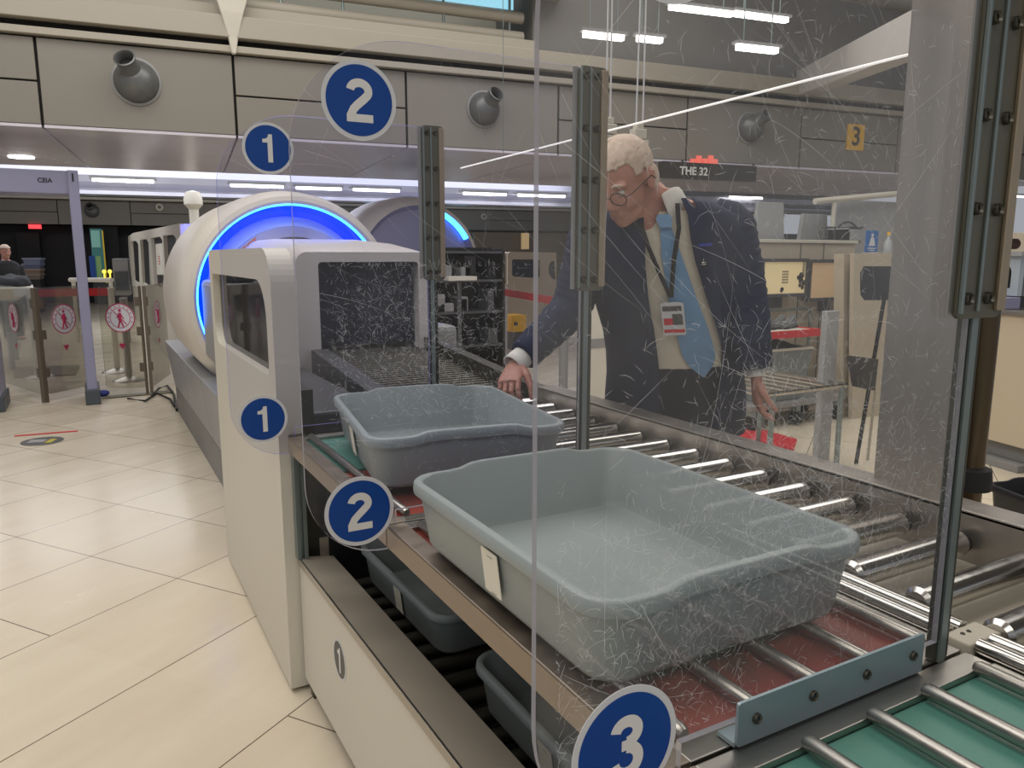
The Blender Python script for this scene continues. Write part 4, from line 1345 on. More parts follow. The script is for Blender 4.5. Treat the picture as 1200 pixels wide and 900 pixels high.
far_box(380, 556, 296, 330, 24.0, .2, 'dark_partition', 'dark low partition under the far bright windows', 'partition', M_darkp, zbot=0)
far_box(700, 1230, 271, 300, 26.2, .2, 'grey_partition', 'grey wall far behind the man and the monitors', 'partition', M_dgrey, zbot=0)

# cream machine with two dark windows
def panel_thing(name, lab, cat, Y, out, holes, m, mw, depth=.5, extra=None):
    P = plane_m((0, Y, 0), (1, 0, 0), (0, 0, 1))
    q = lambda p: (lambda v: (v.x, max(v.z, 0.0)))(at(p[0], p[1], Y=Y))
    o2 = [q(p) for p in out]
    cx = sum(p[0] for p in o2)/len(o2)
    t = thing(name, lab, cat, (cx, Y, 0))
    hs = [[q(p) for p in h] for h in holes]
    bm = NB(); sheet(bm, o2, hs, P @ Matrix.Translation((0, 0, -.04)), .04)
    finish('front_panel', bm, m, t)
    z0 = min(p[1] for p in o2); z1 = max(p[1] for p in o2); x0 = min(p[0] for p in o2); x1 = max(p[0] for p in o2)
    bm = NB(); sheet(bm, [(cx+(p[0]-cx)*.995, p[1]-.003) for p in o2], [], P @ Matrix.Translation((0, 0, -depth)), depth-.10); finish('body', bm, m, t)
    for h in hs:
        hx = sum(p[0] for p in h)/len(h); hz = sum(p[1] for p in h)/len(h)
        bm = NB(); sheet(bm, [(hx+(p[0]-hx)*1.03, hz+(p[1]-hz)*1.03) for p in h], [], P @ Matrix.Translation((0, 0, -.03)), .01); finish('window', bm, mw, t)
    return t


M_cream = mat('machine_cream', srgb(196, 184, 164), .5, 0, .05, 2)
M_dwin = mat('dark_window', srgb(26, 28, 36), .15, 0, .1, 2)
panel_thing('cabin_machine', 'cream machine with two dark rounded windows behind the red tape', 'machine', 10.7,
            [(595, 297), (598, 295), (652, 296), (652, 440), (570, 440), (570, 343), (595, 333)],
            [[(601, 304), (631, 304), (633, 306), (633, 324), (631, 326), (602, 324), (600, 322), (600, 306)], [(646, 306), (650, 306), (651, 328), (647, 327), (643, 320), (643, 311)]], M_cream, M_dwin, .9)
# dark clutter: equipment rack
t = thing('equipment_rack', 'dark rack crowded with equipment right of the first bracket', 'rack', (3.9, 8.0, 0))
random.seed(12)
Y = 8.1
a = at(508, 300, Y=Y); b = at(592, 430, Y=Y)
bm = NB(); box(bm, a.x, b.x, Y+.35, Y+.4, 0, 1.52); finish('back', bm, M_black, t)
for z in (.35, .75, 1.12, 1.45):
    bm = NB(); box(bm, a.x, b.x, Y, Y+.36, z, z+.025); finish('shelf', bm, M_dgrey, t)
for i in range(16):
    x = random.uniform(a.x+.02, b.x-.2); z = random.choice((.375, .775, 1.145))
    bm = NB(); box(bm, x, x+random.uniform(.06, .18), Y+.02, Y+.3, z, z+random.uniform(.08, .28)); finish('device', bm, random.choice((M_dgrey, M_black, M_rubber, M_greyp)), t, bevel=.01)
for x in (a.x, b.x-.03):
    bm = NB(); box(bm, x, x+.03, Y, Y+.36, 0, 1.5); finish('upright', bm, M_dsteel, t)
# white shelf edge
q = at(538, 327, Y=7.6)
t = thing('wall_shelf', 'bright white tray edge right of the first bracket', 'tray', q)
bm = NB(); loft(bm, [[q+Vector((x, y, z)) for x, y in ((-.17, -.1), (.17, -.1), (.12, .15), (-.12, .15))] for z in (-.015, .03)]); finish('tray', bm, M_white, t, bevel=.005)
bm = NB(); tube(bm, [q+Vector((0, 0, -.015)), (q.x, q.y, 0)], .025, 8); finish('stand', bm, M_dgrey, t)
# barrier on the right of the scanner
t3, cc = stanchion(590, 421, .98, 'white barrier post behind the red tape, left of the large shield edge', .055, mat('pale_post', srgb(190, 190, 196), .4, .1), False)
t4, cd_ = stanchion(539, 418, .98, 'grey barrier post between the first bracket and the white one', .055, M_greyp, False)
cR = at(660, 455, Z=0)
ta = [cd_+Vector((0, 0, .93)), cc+Vector((0, 0, .93)), Vector((cR.x, cR.y, .93))]
for i in range(2):
    p, q2 = ta[i], ta[i+1]
    bm = NB(); box(bm, .06, (q2-p).length-.06, -.045, .045, -.004, .004, M=plane_m(p, q2-p, (0, 0, 1)))
    tag(finish('barrier_tape', bm, M_redtape, None), ['red tape between the grey and the white barrier post', 'red tape from the white barrier post across the cream machine'][i], 'tape')
stanchion(660, 455, .98, 'barrier post hidden behind the reaching sleeve', .05, M_greyp, False)
# yellow bin and yellow box
c = at(582, 412, Z=0)
t = thing('yellow_bollard', 'yellow bollard bin beside the white barrier post', 'bollard', c)
bm = NB(); box(bm, c.x-.14, c.x+.10, c.y, c.y+.25, 0.02, .75); finish('body', bm, M_yellow, t, bevel=.03)
bm = NB(); box(bm, c.x-.05, c.x+.0, c.y-.012, c.y-.001, .50, .64); finish('slot', bm, M_black, t)
bm = NB(); box(bm, c.x-.15, c.x+.11, c.y-.01, c.y+.26, 0, .03); finish('foot', bm, M_rubber, t)
bm = NB(); box(bm, c.x-.12, c.x+.08, c.y+.02, c.y+.22, .75, .80); finish('lid', bm, M_yellow, t, bevel=.02)
a = at(597, 369, Y=10.2); b = at(613, 388, Y=10.2)
t = thing('yellow_box', 'yellow equipment box in front of the cream machine', 'box', (a.x, 10.2, 0))
bm = NB(); box(bm, a.x, b.x, 10.1, 10.4, b.z, a.z); finish('box_body', bm, M_yellow, t, bevel=.01)
bm = NB(); box(bm, a.x+.02, b.x-.02, 10.12, 10.38, 0, b.z); finish('stand', bm, M_dgrey, t)
bm = NB(); tube(bm, [(a.x+.05, 10.099, (a.z+b.z)/2), (a.x+.05, 10.08, (a.z+b.z)/2)], .03, 12); finish('knob', bm, M_black, t)
# pale door panel to the right of the second post
c0 = at(690, 495, Z=0)
t = thing('white_panel', 'white upright panel between the second bracket and the man', 'panel', (c0.x, c0.y, 0))
Y = 5.5
a = at(688, 340, Y=Y); b = at(712, 495, Y=Y)
bm = NB(); box(bm, a.x, b.x+.2, Y, Y+.04, 0.02, a.z); finish('board', bm, mat('pale_board', srgb(214, 210, 200), .5), t, bevel=.004)
bm = NB(); box(bm, a.x, b.x+.2, Y-.006, Y, .62, .70); finish('band', bm, M_greyp, t)
bm = NB(); box(bm, a.x, b.x+.2, Y-.05, Y+.1, 0, .02); finish('foot', bm, M_dgrey, t)

# ================================================================== RIGHT BACKGROUND
M_pgrey = mat('pale_grey_panel', srgb(160, 162, 164), .5, 0, .04, 1)
Y = 4.9
# operator console: cream cabinet with top
def wx(x, y, Y): v = at(x, y, Y=Y); return v.x, v.z
xa, za = wx(862, 284, Y); xb, _ = wx(1003, 284, Y)
t = thing('operator_console', 'long cream console cabinet carrying the two monitors', 'console', ((xa+xb)/2, Y+.3, 0))
bm = NB(); box(bm, xa, xb, Y, Y+.6, .12, za); finish('cabinet', bm, M_cream, t, bevel=.01)
bm = NB(); box(bm, xa-.01, xb+.01, Y-.02, Y+.61, za, za+.03); finish('top', bm, M_white, t, bevel=.004)
bm = NB(); box(bm, xa+.04, xb-.04, Y+.05, Y+.55, 0, .12); finish('plinth', bm, M_dgrey, t)
for x in (938, 965):
    xs, _ = wx(x, 290, Y); bm = NB(); box(bm, xs, xs+.01, Y-.003, Y+.0, .12, za); finish('seam', bm, M_dgrey, t)
# monitors
def monitor(x0, y0, x1, y1, Yc, lab, scr, plan):
    a = at(x0, y0, Y=Yc); b = at(x1, y1, Y=Yc)
    t = thing('monitor', lab, 'monitor', ((a.x+b.x)/2, Yc, (a.z+b.z)/2), 0, None)
    P = plane_m((0, Yc, 0), (1, 0, 0), (0, 0, 1))
    o = [(a.x, b.z), (b.x, b.z), (b.x, a.z), (a.x, a.z)]
    e = .03
    i_ = [(a.x+e, b.z+e), (b.x-e, b.z+e), (b.x-e, a.z-e), (a.x+e, a.z-e)]
    bm = NB(); sheet(bm, o, [i_], P, .02); box(bm, a.x, b.x, b.z, a.z, -.05, -.001, M=P); finish('housing', bm, M_dgrey, t, bevel=.003)
    bm = NB(); box(bm, a.x+e, b.x-e, b.z+e, a.z-e, 0, .006, M=P); sc = finish('screen', bm, scr, t)
    bm = NB(); box(bm, (a.x+b.x)/2-.05, (a.x+b.x)/2+.05, b.z-.10, b.z+.1, -.12, -.05, M=P); finish('arm', bm, M_dgrey, t)
    if plan:
        w_ = b.x-a.x; h_ = a.z-b.z
        bm = NB()
        for r in range(5):
            for c in range(4): box(bm, a.x+w_*(.45+.035*c), a.x+w_*(.47+.035*c), b.z+h_*(.36+.07*r), b.z+h_*(.40+.07*r), .007, .009, M=P)
        for fx, fz, fs in ((.80, .5, .02), (.86, .55, .03), (.86, .42, .03), (.84, .3, .02), (.92, .36, .025), (.9, .24, .02), (.05, .3, .015), (.45, .18, .02), (.46, .2, .02)):
            disc(bm, (a.x+w_*fx, b.z+h_*fz), fs, P @ Matrix.Translation((0, 0, .007)), .002, 10)
        for r in range(9): box(bm, a.x+w_*.88, a.x+w_*.93, b.z+h_*(.52+.045*r), b.z+h_*(.545+.045*r), .007, .009, M=P)
        finish('floor_plan_marks', bm, mat('plan_ink', srgb(70, 62, 58), .6), sc)
    return t


monitor(892, 303, 944, 347, 4.75, 'monitor showing a cream floor plan, left of the two', mat('screen_cream', srgb(226, 206, 160), .4, 0, .06, 4, emit=.28), True)
monitor(948, 304, 1000, 351, 4.80, 'monitor showing an orange-cream picture, right of the two', mat('screen_orange', srgb(206, 176, 138), .4, 0, .12, 2, emit=.22), False)
# grey shapes above the console: upright boards
for x0, y0, x1, y1, Yc, lab in ((884, 236, 921, 284, 5.6, 'upright pale grey board behind the man, leftmost of three'), (937, 250, 972, 284, 5.6, 'smaller upright pale grey board, middle of three'), (978, 233, 1060, 284, 5.4, 'wide grey board above the second monitor, rightmost of three')):
    a = at(x0, y0, Y=Yc); b = at(x1, y1, Y=Yc)
    t = thing('upright_board', lab, 'board', ((a.x+b.x)/2, Yc, 0), 0, 'pale grey boards behind the console')
    bm = NB(); loft(bm, [[(a.x-.03, y, b.z-.3), (b.x, y, b.z-.3), (b.x-.06 if x1 < 1000 else b.x, y, a.z), (a.x+.06, y, a.z)] for y in (Yc, Yc+.04)]); finish('board', bm, M_pgrey, t, bevel=.006)
    bm = NB(); box(bm, (a.x+b.x)/2-.04, (a.x+b.x)/2+.04, Yc+.05, Yc+.13, 0, b.z); box(bm, (a.x+b.x)/2-.2, (a.x+b.x)/2+.2, Yc+.0, Yc+.3, 0, .04); finish('stand', bm, M_dgrey, t)
    if x1 > 1000:
        P = plane_m((0, Yc-.002, 0), (1, 0, 0), (0, 0, 1)); cc_ = at(990, 284, Y=Yc)
        bm = NB(); lathe(bm, [(.20, 0), (.215, 0), (.215, .006), (.20, .006)], P @ Matrix.Translation((cc_.x+.02, cc_.z, 0)), 32, a0=0, a1=PI); finish('arch_line', bm, M_dgrey, t)
# slim white rail above
a = at(955, 236, Y=5.3); b = at(1062, 226, Y=5.3)
bm = NB(); tube(bm, [a, b], .03, 8); tube(bm, [b, (b.x, b.y, 0)], .02, 8); tube(bm, [a+(b-a)*.2, (a.x+(b.x-a.x)*.2, a.y, 0)], .02, 8)
tag(finish('rail_bar', bm, M_white, None, smooth=True), 'slim white bar above the grey boards', 'rail')
# printer and small rack on the console
a = at(978, 282, Y=5.2)
t = thing('label_printer', 'small grey printer standing on the console', 'printer', (at(988, 284, Y=5.1).x, 5.1, za+.03))
c = at(988, 284, Y=5.1)
bm = NB(); box(bm, c.x-.08, c.x+.14, 5.0, 5.25, za+.031, za+.15); finish('body', bm, M_pgrey, t, bevel=.01)
bm = NB(); box(bm, c.x-.09, c.x-.05, 4.99, 5.25, za+.031, za+.14); finish('side_cover', bm, M_black, t, bevel=.004)
bm = NB(); box(bm, c.x-.04, c.x+.14, 4.99, 5.25, za+.151, za+.165); finish('lid', bm, M_dgrey, t)
c = at(970, 284, Y=4.98)
bm = NB()
for dx in (-.05, .05):
    for zz in (0, .12): tube(bm, [(c.x+dx, 4.95, za+.032+zz), (c.x+dx, 5.05, za+.032+zz)], .006, 6)
    for yy in (4.95, 5.05): tube(bm, [(c.x+dx, yy, za+.032), (c.x+dx, yy, za+.155)], .006, 6)
for yy in (4.95, 5.05):
    for zz in (0, .12): tube(bm, [(c.x-.05, yy, za+.032+zz), (c.x+.05, yy, za+.032+zz)], .006, 6)
tag(finish('wire_rack', bm, M_dgrey, None), 'small dark wire rack beside the printer', 'rack')
# tall cream cabinet with dark rounded window
t = panel_thing('tall_cabinet', 'tall cream cabinet with a dark rounded window, left of the steel sheet', 'cabinet', 4.3,
                [(1001, 297), (1062, 296), (1062, 520), (998, 500)], [[(1012, 312), (1052, 312), (1052, 352), (1013, 352), (1008, 345), (1008, 320)]], M_cream, M_dwin, .2)
zc = at(1001, 297, Y=4.3).z
c = at(1021, 296, Y=4.36)
t = thing('blue_sign', 'small blue sign with a white figure standing on the tall cabinet', 'sign', (c.x, 4.36, zc))
P = plane_m((c.x, 4.36, zc+.01), (1, 0, 0), (0, 0, 1))
bm = NB(); box(bm, -.08, .08, 0, .185, -.01, 0, M=P); finish('board', bm, mat('sign_blue', srgb(50, 110, 180), .5), t, bevel=.002)
bm = NB(); disc(bm, (0, .145), .015, P, .002, 14); loft(bm, [[P @ Vector((sx*w_, z, zz)) for sx, zz in ((-1, 0), (1, 0), (1, .003), (-1, .003))] for z, w_ in ((.055, .04), (.12, .022), (.128, .01))]); finish('figure', bm, M_sw, t)
bm = NB(); box(bm, -.055, .055, .03, .038, 0, .002, M=P); box(bm, -.04, .04, .014, .020, 0, .002, M=P); finish('print_line', bm, M_sw, t)
bm = NB(); box(bm, -.05, .05, -.0095, .0, -.05, .03, M=P); finish('foot', bm, M_white, t)
c = at(1040, 296, Y=4.42)
t = thing('spray_bottle', 'clear bottle with a yellow cap on the tall cabinet', 'bottle', (c.x, 4.42, zc))
bm = NB(); lathe(bm, [(.001, 0), (.035, 0), (.036, .1), (.015, .13), (.012, .16), (.001, .16)], plane_m((c.x, 4.42, zc+.001), (1, 0, 0), (0, 1, 0)), 16); finish('flask', bm, mat('bottle_grey', srgb(170, 176, 180), .2), t, smooth=True)
bm = NB(); lathe(bm, [(.001, .19), (.015, .19), (.016, .16), (.001, .16)], plane_m((c.x, 4.42, zc), (1, 0, 0), (0, 1, 0)), 14); finish('cap', bm, M_yellow, t)

# roller table with tubular legs, trolley with bins behind it
c1 = at(915, 525, Z=0); c2 = at(960, 550, Z=0)
t = thing('roller_table', 'low steel tube table in front of the trolley of grey trays', 'table', (c1.x+.2, c1.y-.2, 0))
zt2_ = .47
Pt = [at(898, 456, Z=zt2_), at(905, 444, Z=zt2_), at(988, 446, Z=zt2_), at(992, 454, Z=zt2_)]
Pt = [Vector(p) for p in Pt]
y_n, y_f = 3.35, 4.35
xl = at(898, 456, Y=y_n).x; xr = at(992, 456, Y=y_n).x
ztab = at(945, 457, Y=y_n).z
bm = NB(); tube(bm, [(xl, y_n, ztab), (xr, y_n, ztab)], .016, 10); tube(bm, [(xl, y_f-.3, ztab), (xr, y_f-.3, ztab)], .016, 10); tube(bm, [(xl, y_n, ztab), (xl, y_f-.3, ztab)], .016, 10); tube(bm, [(xr, y_n, ztab), (xr, y_f-.3, ztab)], .016, 10); finish('top_frame', bm, M_chrome, t, smooth=True)
for k in range(1, 6):
    x = xl+(xr-xl)*k/6
    bm = NB(); tube(bm, [(x, y_n, ztab), (x, y_f-.3, ztab)], .013, 8); finish('rail', bm, M_chrome, t, smooth=True)
for x, y in ((xl+.06, y_n), (xr-.05, y_n), (xl+.06, y_f-.3), (xr-.05, y_f-.3)):
    bm = NB(); tube(bm, [(x, y, ztab), (x, y, 0)], .018, 10); finish('leg', bm, M_alu, t, smooth=True)
# wide upright profile
c = at(965, 540, Z=0)
bm = NB(); box(bm, c.x-.06, c.x+.06, c.y, c.y+.05, 0, 1.05)
tag(finish('upright_profile', bm, M_pgrey, None, bevel=.004), 'wide pale upright strip crossing the steel tube table', 'post')
# trolley
Yt = 4.35
t = thing('tray_trolley', 'wheeled trolley with grey base parked behind the steel tube table', 'trolley', (at(930, 470, Y=Yt).x, Yt, 0))
x0 = at(882, 460, Y=Yt).x; x1 = at(992, 460, Y=Yt).x
bm = NB(); box(bm, x0, x1, Yt, Yt+.45, .17, .22); finish('platform', bm, M_greyp, t, bevel=.01)
for x in (x0+.05, (x0+x1)/2, x1-.08):
    for y in (Yt+.05, Yt+.40):
        bm = NB(); tube(bm, [(x-.015, y, .065), (x+.015, y, .065)], .065, 18); wv = finish('wheel', bm, M_rubber, t, smooth=True)
        bm = NB(); box(bm, x-.025, x+.025, y-.03, y+.03, .125, .17); finish('caster', bm, M_alu, wv)
bm = NB(); tube(bm, [(x0+.05, Yt+.4, .22), (x0+.05, Yt+.4, .95), (x1-.05, Yt+.4, .95), (x1-.05, Yt+.4, .22)], .015, 8); finish('handle', bm, M_alu, t, smooth=True)
# trays on the trolley
def tray(xc, y, z, hx, hy, h, m, lab, rimm=None):
    t = thing('stacked_tray', lab, 'tray', (xc, y, z), 0, 'trays on the trolley')
    bm = NB()
    loft(bm, [[(xc+sx*hx*f, y+sy*hy*f, zz) for sx, sy in ((-1, -1), (1, -1), (1, 1), (-1, 1))] for zz, f in ((z, .82), (z+h, 1), (z+h, .95), (z+.012, .79))])
    finish('tray', bm, m, t, bevel=.004)
    bm = NB(); 
    for s1, s2, a1, a2 in ((-hx, hx, -hy, -hy), (-hx, hx, hy, hy), (-hx, -hx, -hy, hy), (hx, hx, -hy, hy)):
        tube(bm, [(xc+s1, y+a1, z+h), (xc+s2, y+a2, z+h)], .012, 6)
    finish('rim', bm, rimm or m, t)
    return t


xc = at(925, 420, Y=Yt).x
tray(xc, Yt+.22, .222, .30, .20, at(925, 410, Y=Yt).z-.222, mat('tray_grey', srgb(120, 128, 128), .5), 'grey tray with a pale rim, lowest on the trolley', M_white)
zt1 = at(925, 403, Y=Yt).z
bm = NB()
bmesh.ops.create_icosphere(bm, subdivisions=4, radius=1, matrix=Matrix.Translation((xc, Yt+.22, zt1-.05)) @ Matrix.Diagonal((.27, .15, .06, 1)))
for v in bm.verts: v.co += Vector(v.normal)*.04*noise.noise(v.co*8)
tag(finish('dark_garment', bm, M_cloth, None, smooth=True), 'crumpled dark garment heaped in the grey tray', 'garment')
c0 = at(905, 396, Y=Yt+.4); 
zr = at(930, 388, Y=Yt).z
t = thing('red_tray', 'red rimmed tray holding grey shoes under the floor plan monitor', 'tray', (xc, Yt+.2, zr-.05))
bm = NB(); box(bm, xc-.32, xc+.30, Yt-.02, Yt+.5, zr-.03, zr+.0); finish('tray_base', bm, M_white, t, bevel=.004)
bm = NB(); box(bm, xc-.32, xc+.30, Yt-.035, Yt-.021, zr-.05, zr+.01); box(bm, xc+.301, xc+.315, Yt-.035, Yt+.5, zr-.05, zr+.01); finish('red_rim', bm, M_redtape, t)
bm = NB()
for x in (xc-.28, xc+.26): box(bm, x, x+.02, Yt+.45, Yt+.47, 0, zr-.03)
finish('stand', bm, M_alu, t)
random.seed(3)
for k, (dx, ln, lab) in enumerate(((-.16, .30, 'grey shoe in the red rimmed tray, left one'), (.02, .30, 'grey shoe in the red rimmed tray, middle one'), (.19, .28, 'grey shoe in the red rimmed tray, right one under the second monitor'))):
    t = thing('shoe', lab, 'shoe', (xc+dx, Yt+.2, zr+.002), R(15*k-10), 'grey shoes in the red tray')
    bm = NB()
    rings = []
    for i in range(9):
        f = i/8; L_ = (f-.5)*ln
        wd = .045*(1-.35*abs(f-.4)); hh = .05+.06*max(0, 1-abs(f-.82)/.3)
        rings.append([(wd*math.cos(a)*(.6 if i in (0, 8) else 1), 0, 0) for a in ()] or [(L_, wd*math.cos(2*PI*j/12)*(.5 if i in (0, 8) else 1), .018+(hh if math.sin(2*PI*j/12) > 0 else .012)*math.sin(2*PI*j/12)*(.6 if i in (0, 8) else 1)) for j in range(12)])
    loft(bm, rings); finish('upper', bm, mat('shoe_grey', srgb(96, 98, 98), .7, 0, .2, 20), t, smooth=True, world=False)
    bm = NB(); box(bm, -ln/2, ln/2, -.04, .04, 0, .016); finish('sole', bm, M_rubber, t, bevel=.006, world=False)
# red thing on the floor
a = at(865, 495, Z=.0); 
t = thing('red_floor_mat', 'red mat on the pale floor beside the man', 'mat', at(905, 512, Z=0))
bm = NB()
lo = [at(p[0], p[1], Z=.001) for p in ((850, 508), (870, 498), (934, 516), (930, 528), (905, 524), (860, 528))]
loft(bm, [lo, [p+Vector((0, 0, .012)) for p in lo]]); finish('mat_body', bm, mat('mat_red', srgb(190, 30, 48), .6, 0, .08, 9), t)
# broom and long-handled dustpan leaning by the cabinet
t = thing('long_dustpan', 'black long handled dustpan leaning near the steel sheet', 'dustpan', at(1000, 545, Z=0))
Yb = 3.3
p0 = at(1003, 545, Y=Yb); p1 = at(1037, 345, Y=Yb)
p0.z = max(p0.z, .01)
bm = NB(); tube(bm, [p0, p1], .013, 10); finish('handle', bm, M_black, t, smooth=True)
a_, b_, c_, d_ = [at(*q, Y=Yb-.03) for q in ((1006, 418), (1030, 421), (1026, 458), (1013, 455))]
bm = NB(); loft(bm, [[p, p+Vector((0, .10, 0))] [0:2] + [q+Vector((0, .10, 0)), q] for p, q in ((a_, b_), (d_, c_))]); finish('pan', bm, mat('pan_grey', srgb(62, 62, 66), .5), t, bevel=.006)
bm = NB(); tube(bm, [at(1016, 545, Y=Yb+.05), at(1026, 455, Y=Yb+.05)], .010, 8)
tag(finish('broom_stick', bm, M_beige, None, smooth=True), 'thin pale broom stick beside the black dustpan handle', 'broom')

# neighbouring lane at the right edge
Yn = 2.9
t = thing('side_counter', 'cream panelled counter at the right edge with a steel top', 'counter', (5.6, 3.2, 0))
L0 = at(1139, 515, Z=.13); L1 = at(1215, 535, Z=.13)
tp0 = at(1150, 366, Y=L0.y); 
q0 = Vector((L0.x, L0.y, 0)); q1 = Vector((at(1230, 540, Z=.13).x, at(1230, 540, Z=.13).y, 0))
MMn = plane_m(q0, q1-q0, (0, 0, 1)); Ln = (q1-q0).length+.6
zc1 = at(1150, 367, Y=L0.y).z
bm = NB(); box(bm, 0, Ln, .16, zc1, -.5, 0, M=MMn); finish('panel', bm, mat('counter_cream', srgb(206, 192, 168), .5, 0, .02, 2), t, bevel=.005)
bm = NB(); box(bm, -.01, Ln, zc1, zc1+.03, -.52, .02, M=MMn); finish('steel_top', bm, M_steel, t, bevel=.003)
bm = NB(); box(bm, .05, Ln, .05, .16, -.45, -.06, M=MMn); box(bm, .0, .42, 0, .05, -.45, .05, M=MMn); finish('plinth', bm, M_greyp, t, bevel=.004)
# small scanner window unit on the counter
def on_n(x, y):
    d = ray(x, y); n_ = MMn.to_3x3() @ Vector((0, 0, 1)); o_ = MMn @ Vector((0, 0, -.2)); tt = (o_-EYE).dot(n_)/d.dot(n_); q = MMn.inverted() @ (EYE+d*tt); return q.x, q.y
a = on_n(1158, 300); b = on_n(1197, 347)
t = thing('small_scanner', 'pale blue unit with a dark arched window on the counter at the right edge', 'scanner', MMn @ Vector(((a[0]+b[0])/2, zc1+.03, -.2)))
bm = NB()
hz = [(x, y) for x, y in rrect(a[0]+.05, b[0]-.06, b[1]+.05, a[1]-.05, (.01, .01, .07, .07))]
sheet(bm, [(a[0], b[1]), (b[0], b[1]), (b[0], a[1]), (a[0], a[1])], [hz], MMn @ Matrix.Translation((0, 0, -.2)), .04); finish('shell', bm, mat('pale_blue_shell', srgb(176, 186, 196), .4), t)
bm = NB(); sheet(bm, hz, [], MMn @ Matrix.Translation((0, 0, -.21)), .01); finish('window', bm, M_dwin, t)
bm = NB(); box(bm, a[0], b[0], b[1], a[1], -.5, -.22, M=MMn); box(bm, a[0]-.03, b[0]+.03, a[1], a[1]+.03, -.5, -.13, M=MMn); finish('body', bm, M_pgrey, t)
bm = NB(); box(bm, a[0]+.1, b[0]-.1, zc1+.031, b[1], -.45, -.25, M=MMn); finish('stand', bm, M_dgrey, t)
a = on_n(1163, 275); b = on_n(1193, 298)
t = thing('oval_frame', 'cream oval framed unit above the pale blue scanner', 'frame', MMn @ Vector(((a[0]+b[0])/2, b[1], -.3)))
bm = NB()
sheet(bm, rrect(a[0]-.03, b[0], b[1], a[1]+.01, .05), [rrect(a[0]+.01, b[0]-.04, b[1]+.035, a[1]-.03, .04)], MMn @ Matrix.Translation((0, 0, -.3)), .04); finish('frame', bm, M_cream, t, bevel=.004)
bm = NB(); sheet(bm, rrect(a[0]+.005, b[0]-.035, b[1]+.03, a[1]-.025, .03), [], MMn @ Matrix.Translation((0, 0, -.31)), .008); finish('glass', bm, mat('brown_glass', srgb(66, 44, 36), .2), t)
for k, (x, y, w_, h_, lab) in enumerate(((1150, 362, .12, .10, 'dark device on the right counter, nearest the large bracket'), (1183, 362, .16, .08, 'blue grey device on the right counter under the pale scanner'))):
    p = on_n(x+4, y)
    t = thing('counter_device', lab, 'device', MMn @ Vector((p[0], zc1+.031, -.1)))
    bm = NB(); box(bm, p[0]-w_/2, p[0]+w_/2, zc1+.031, zc1+.031+h_, -.17, -.03, M=MMn); finish('body', bm, [M_dgrey, M_lilac][k], t, bevel=.006)
    bm = NB(); box(bm, p[0]-w_/3, p[0]+w_/3, zc1+.04, zc1+.05+h_*.6, -.03, -.025, M=MMn); finish('front', bm, M_black, t)
# black bin behind the far rail
c = at(1172, 575, Z=.90)
t = thing('black_bin', 'black bin behind the roller conveyor at the right edge', 'bin', (2.955, 1.25, .46), R(-20))
m_b = bin_mesh(); bmesh.ops.transform(m_b, matrix=Matrix.Diagonal((.86, .70, 1.1, 1)), verts=m_b.verts)
finish('tray', m_b, M_binb, t, smooth=True, angle=50, world=False)
t = thing('side_stand', 'low stand carrying the black bin', 'stand', (2.955, 1.25, 0))
bm = NB(); box(bm, 2.77, 3.14, 1.05, 1.45, .43, .458); finish('top', bm, M_greyp, t)
for x, y in ((2.79, 1.07), (3.10, 1.07), (2.79, 1.41), (3.10, 1.41)):
    bm = NB(); box(bm, x, x+.02, y, y+.02, 0, .43); finish('leg', bm, M_greyp, t)

# white cords with plug connectors hanging behind the man's head
for k, (x, lab) in enumerate(((713, 'white hanging cord with white connector, left of the two'), (748, 'white hanging cord with white connector, right of the two'))):
    Yk = 2.6
    q = at(x, 144+6*k, Y=Yk)
    t = thing('hanging_cord', lab, 'cord', q, 0, None)
    for j, dx in enumerate((-.012, .014)):
        pts = [q+Vector((dx*(1-f)+(.010 if k else -.006)*math.sin(f*3.1+j), 0, f*(CEIL-q.z-.01))) for f in [i/14 for i in range(15)]]
        bm = NB(); tube(bm, pts, .0035, 6); finish('cable', bm, M_sw, t, smooth=True)
    bm = NB(); box(bm, q.x-.030, q.x+.030, Yk-.02, Yk+.02, q.z-.045, q.z-.005); box(bm, q.x-.018, q.x+.018, Yk-.015, Yk+.015, q.z-.005, q.z+.02); finish('connector', bm, M_white, t, bevel=.004)
    bm = NB(); box(bm, q.x-.024+.02*k, q.x+.024+.02*k, Yk-.018, Yk+.018, q.z-.15, q.z-.047); finish('plug', bm, M_white, t, bevel=.004)
# dark display board, with a red sign's reflection built as glowing boxes on top
D = 7.9; MM = wallM(D)
a = wat(802, 190, D); b = wat(886, 213, D)
t = thing('display_board', 'dark hanging board with small white letters under the bulkhead behind the man', 'sign', MM @ Vector(((a[0]+b[0])/2, a[1], 0)))
bm = NB(); box(bm, a[0]-.3, b[0], b[1], a[1], -.1, 0, M=MM); finish('board', bm, mat('board_dark', srgb(58, 54, 52), .4, 0, .3, 2), t)
bm = NB(); c_ = wat(813, 201, D); text_bm(bm, 'THE 32', .13, MM @ Matrix.Translation((c_[0], c_[1], .004)), .002, .003); finish('letters', bm, M_numw, t)
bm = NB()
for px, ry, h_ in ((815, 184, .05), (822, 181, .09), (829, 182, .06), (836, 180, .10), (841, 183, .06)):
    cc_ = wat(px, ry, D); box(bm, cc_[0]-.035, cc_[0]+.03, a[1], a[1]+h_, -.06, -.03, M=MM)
finish('red_reflection', bm, mat('red_glow', (1, .2, .15), .5, 0, 0, 1, emit=.35), t)
bm = NB(); box(bm, a[0], a[0]+.02, a[1], 2.556, -.06, -.04, M=MM); box(bm, b[0]-.02, b[0], a[1], 2.556, -.06, -.04, M=MM); finish('hanger', bm, M_dgrey, t)

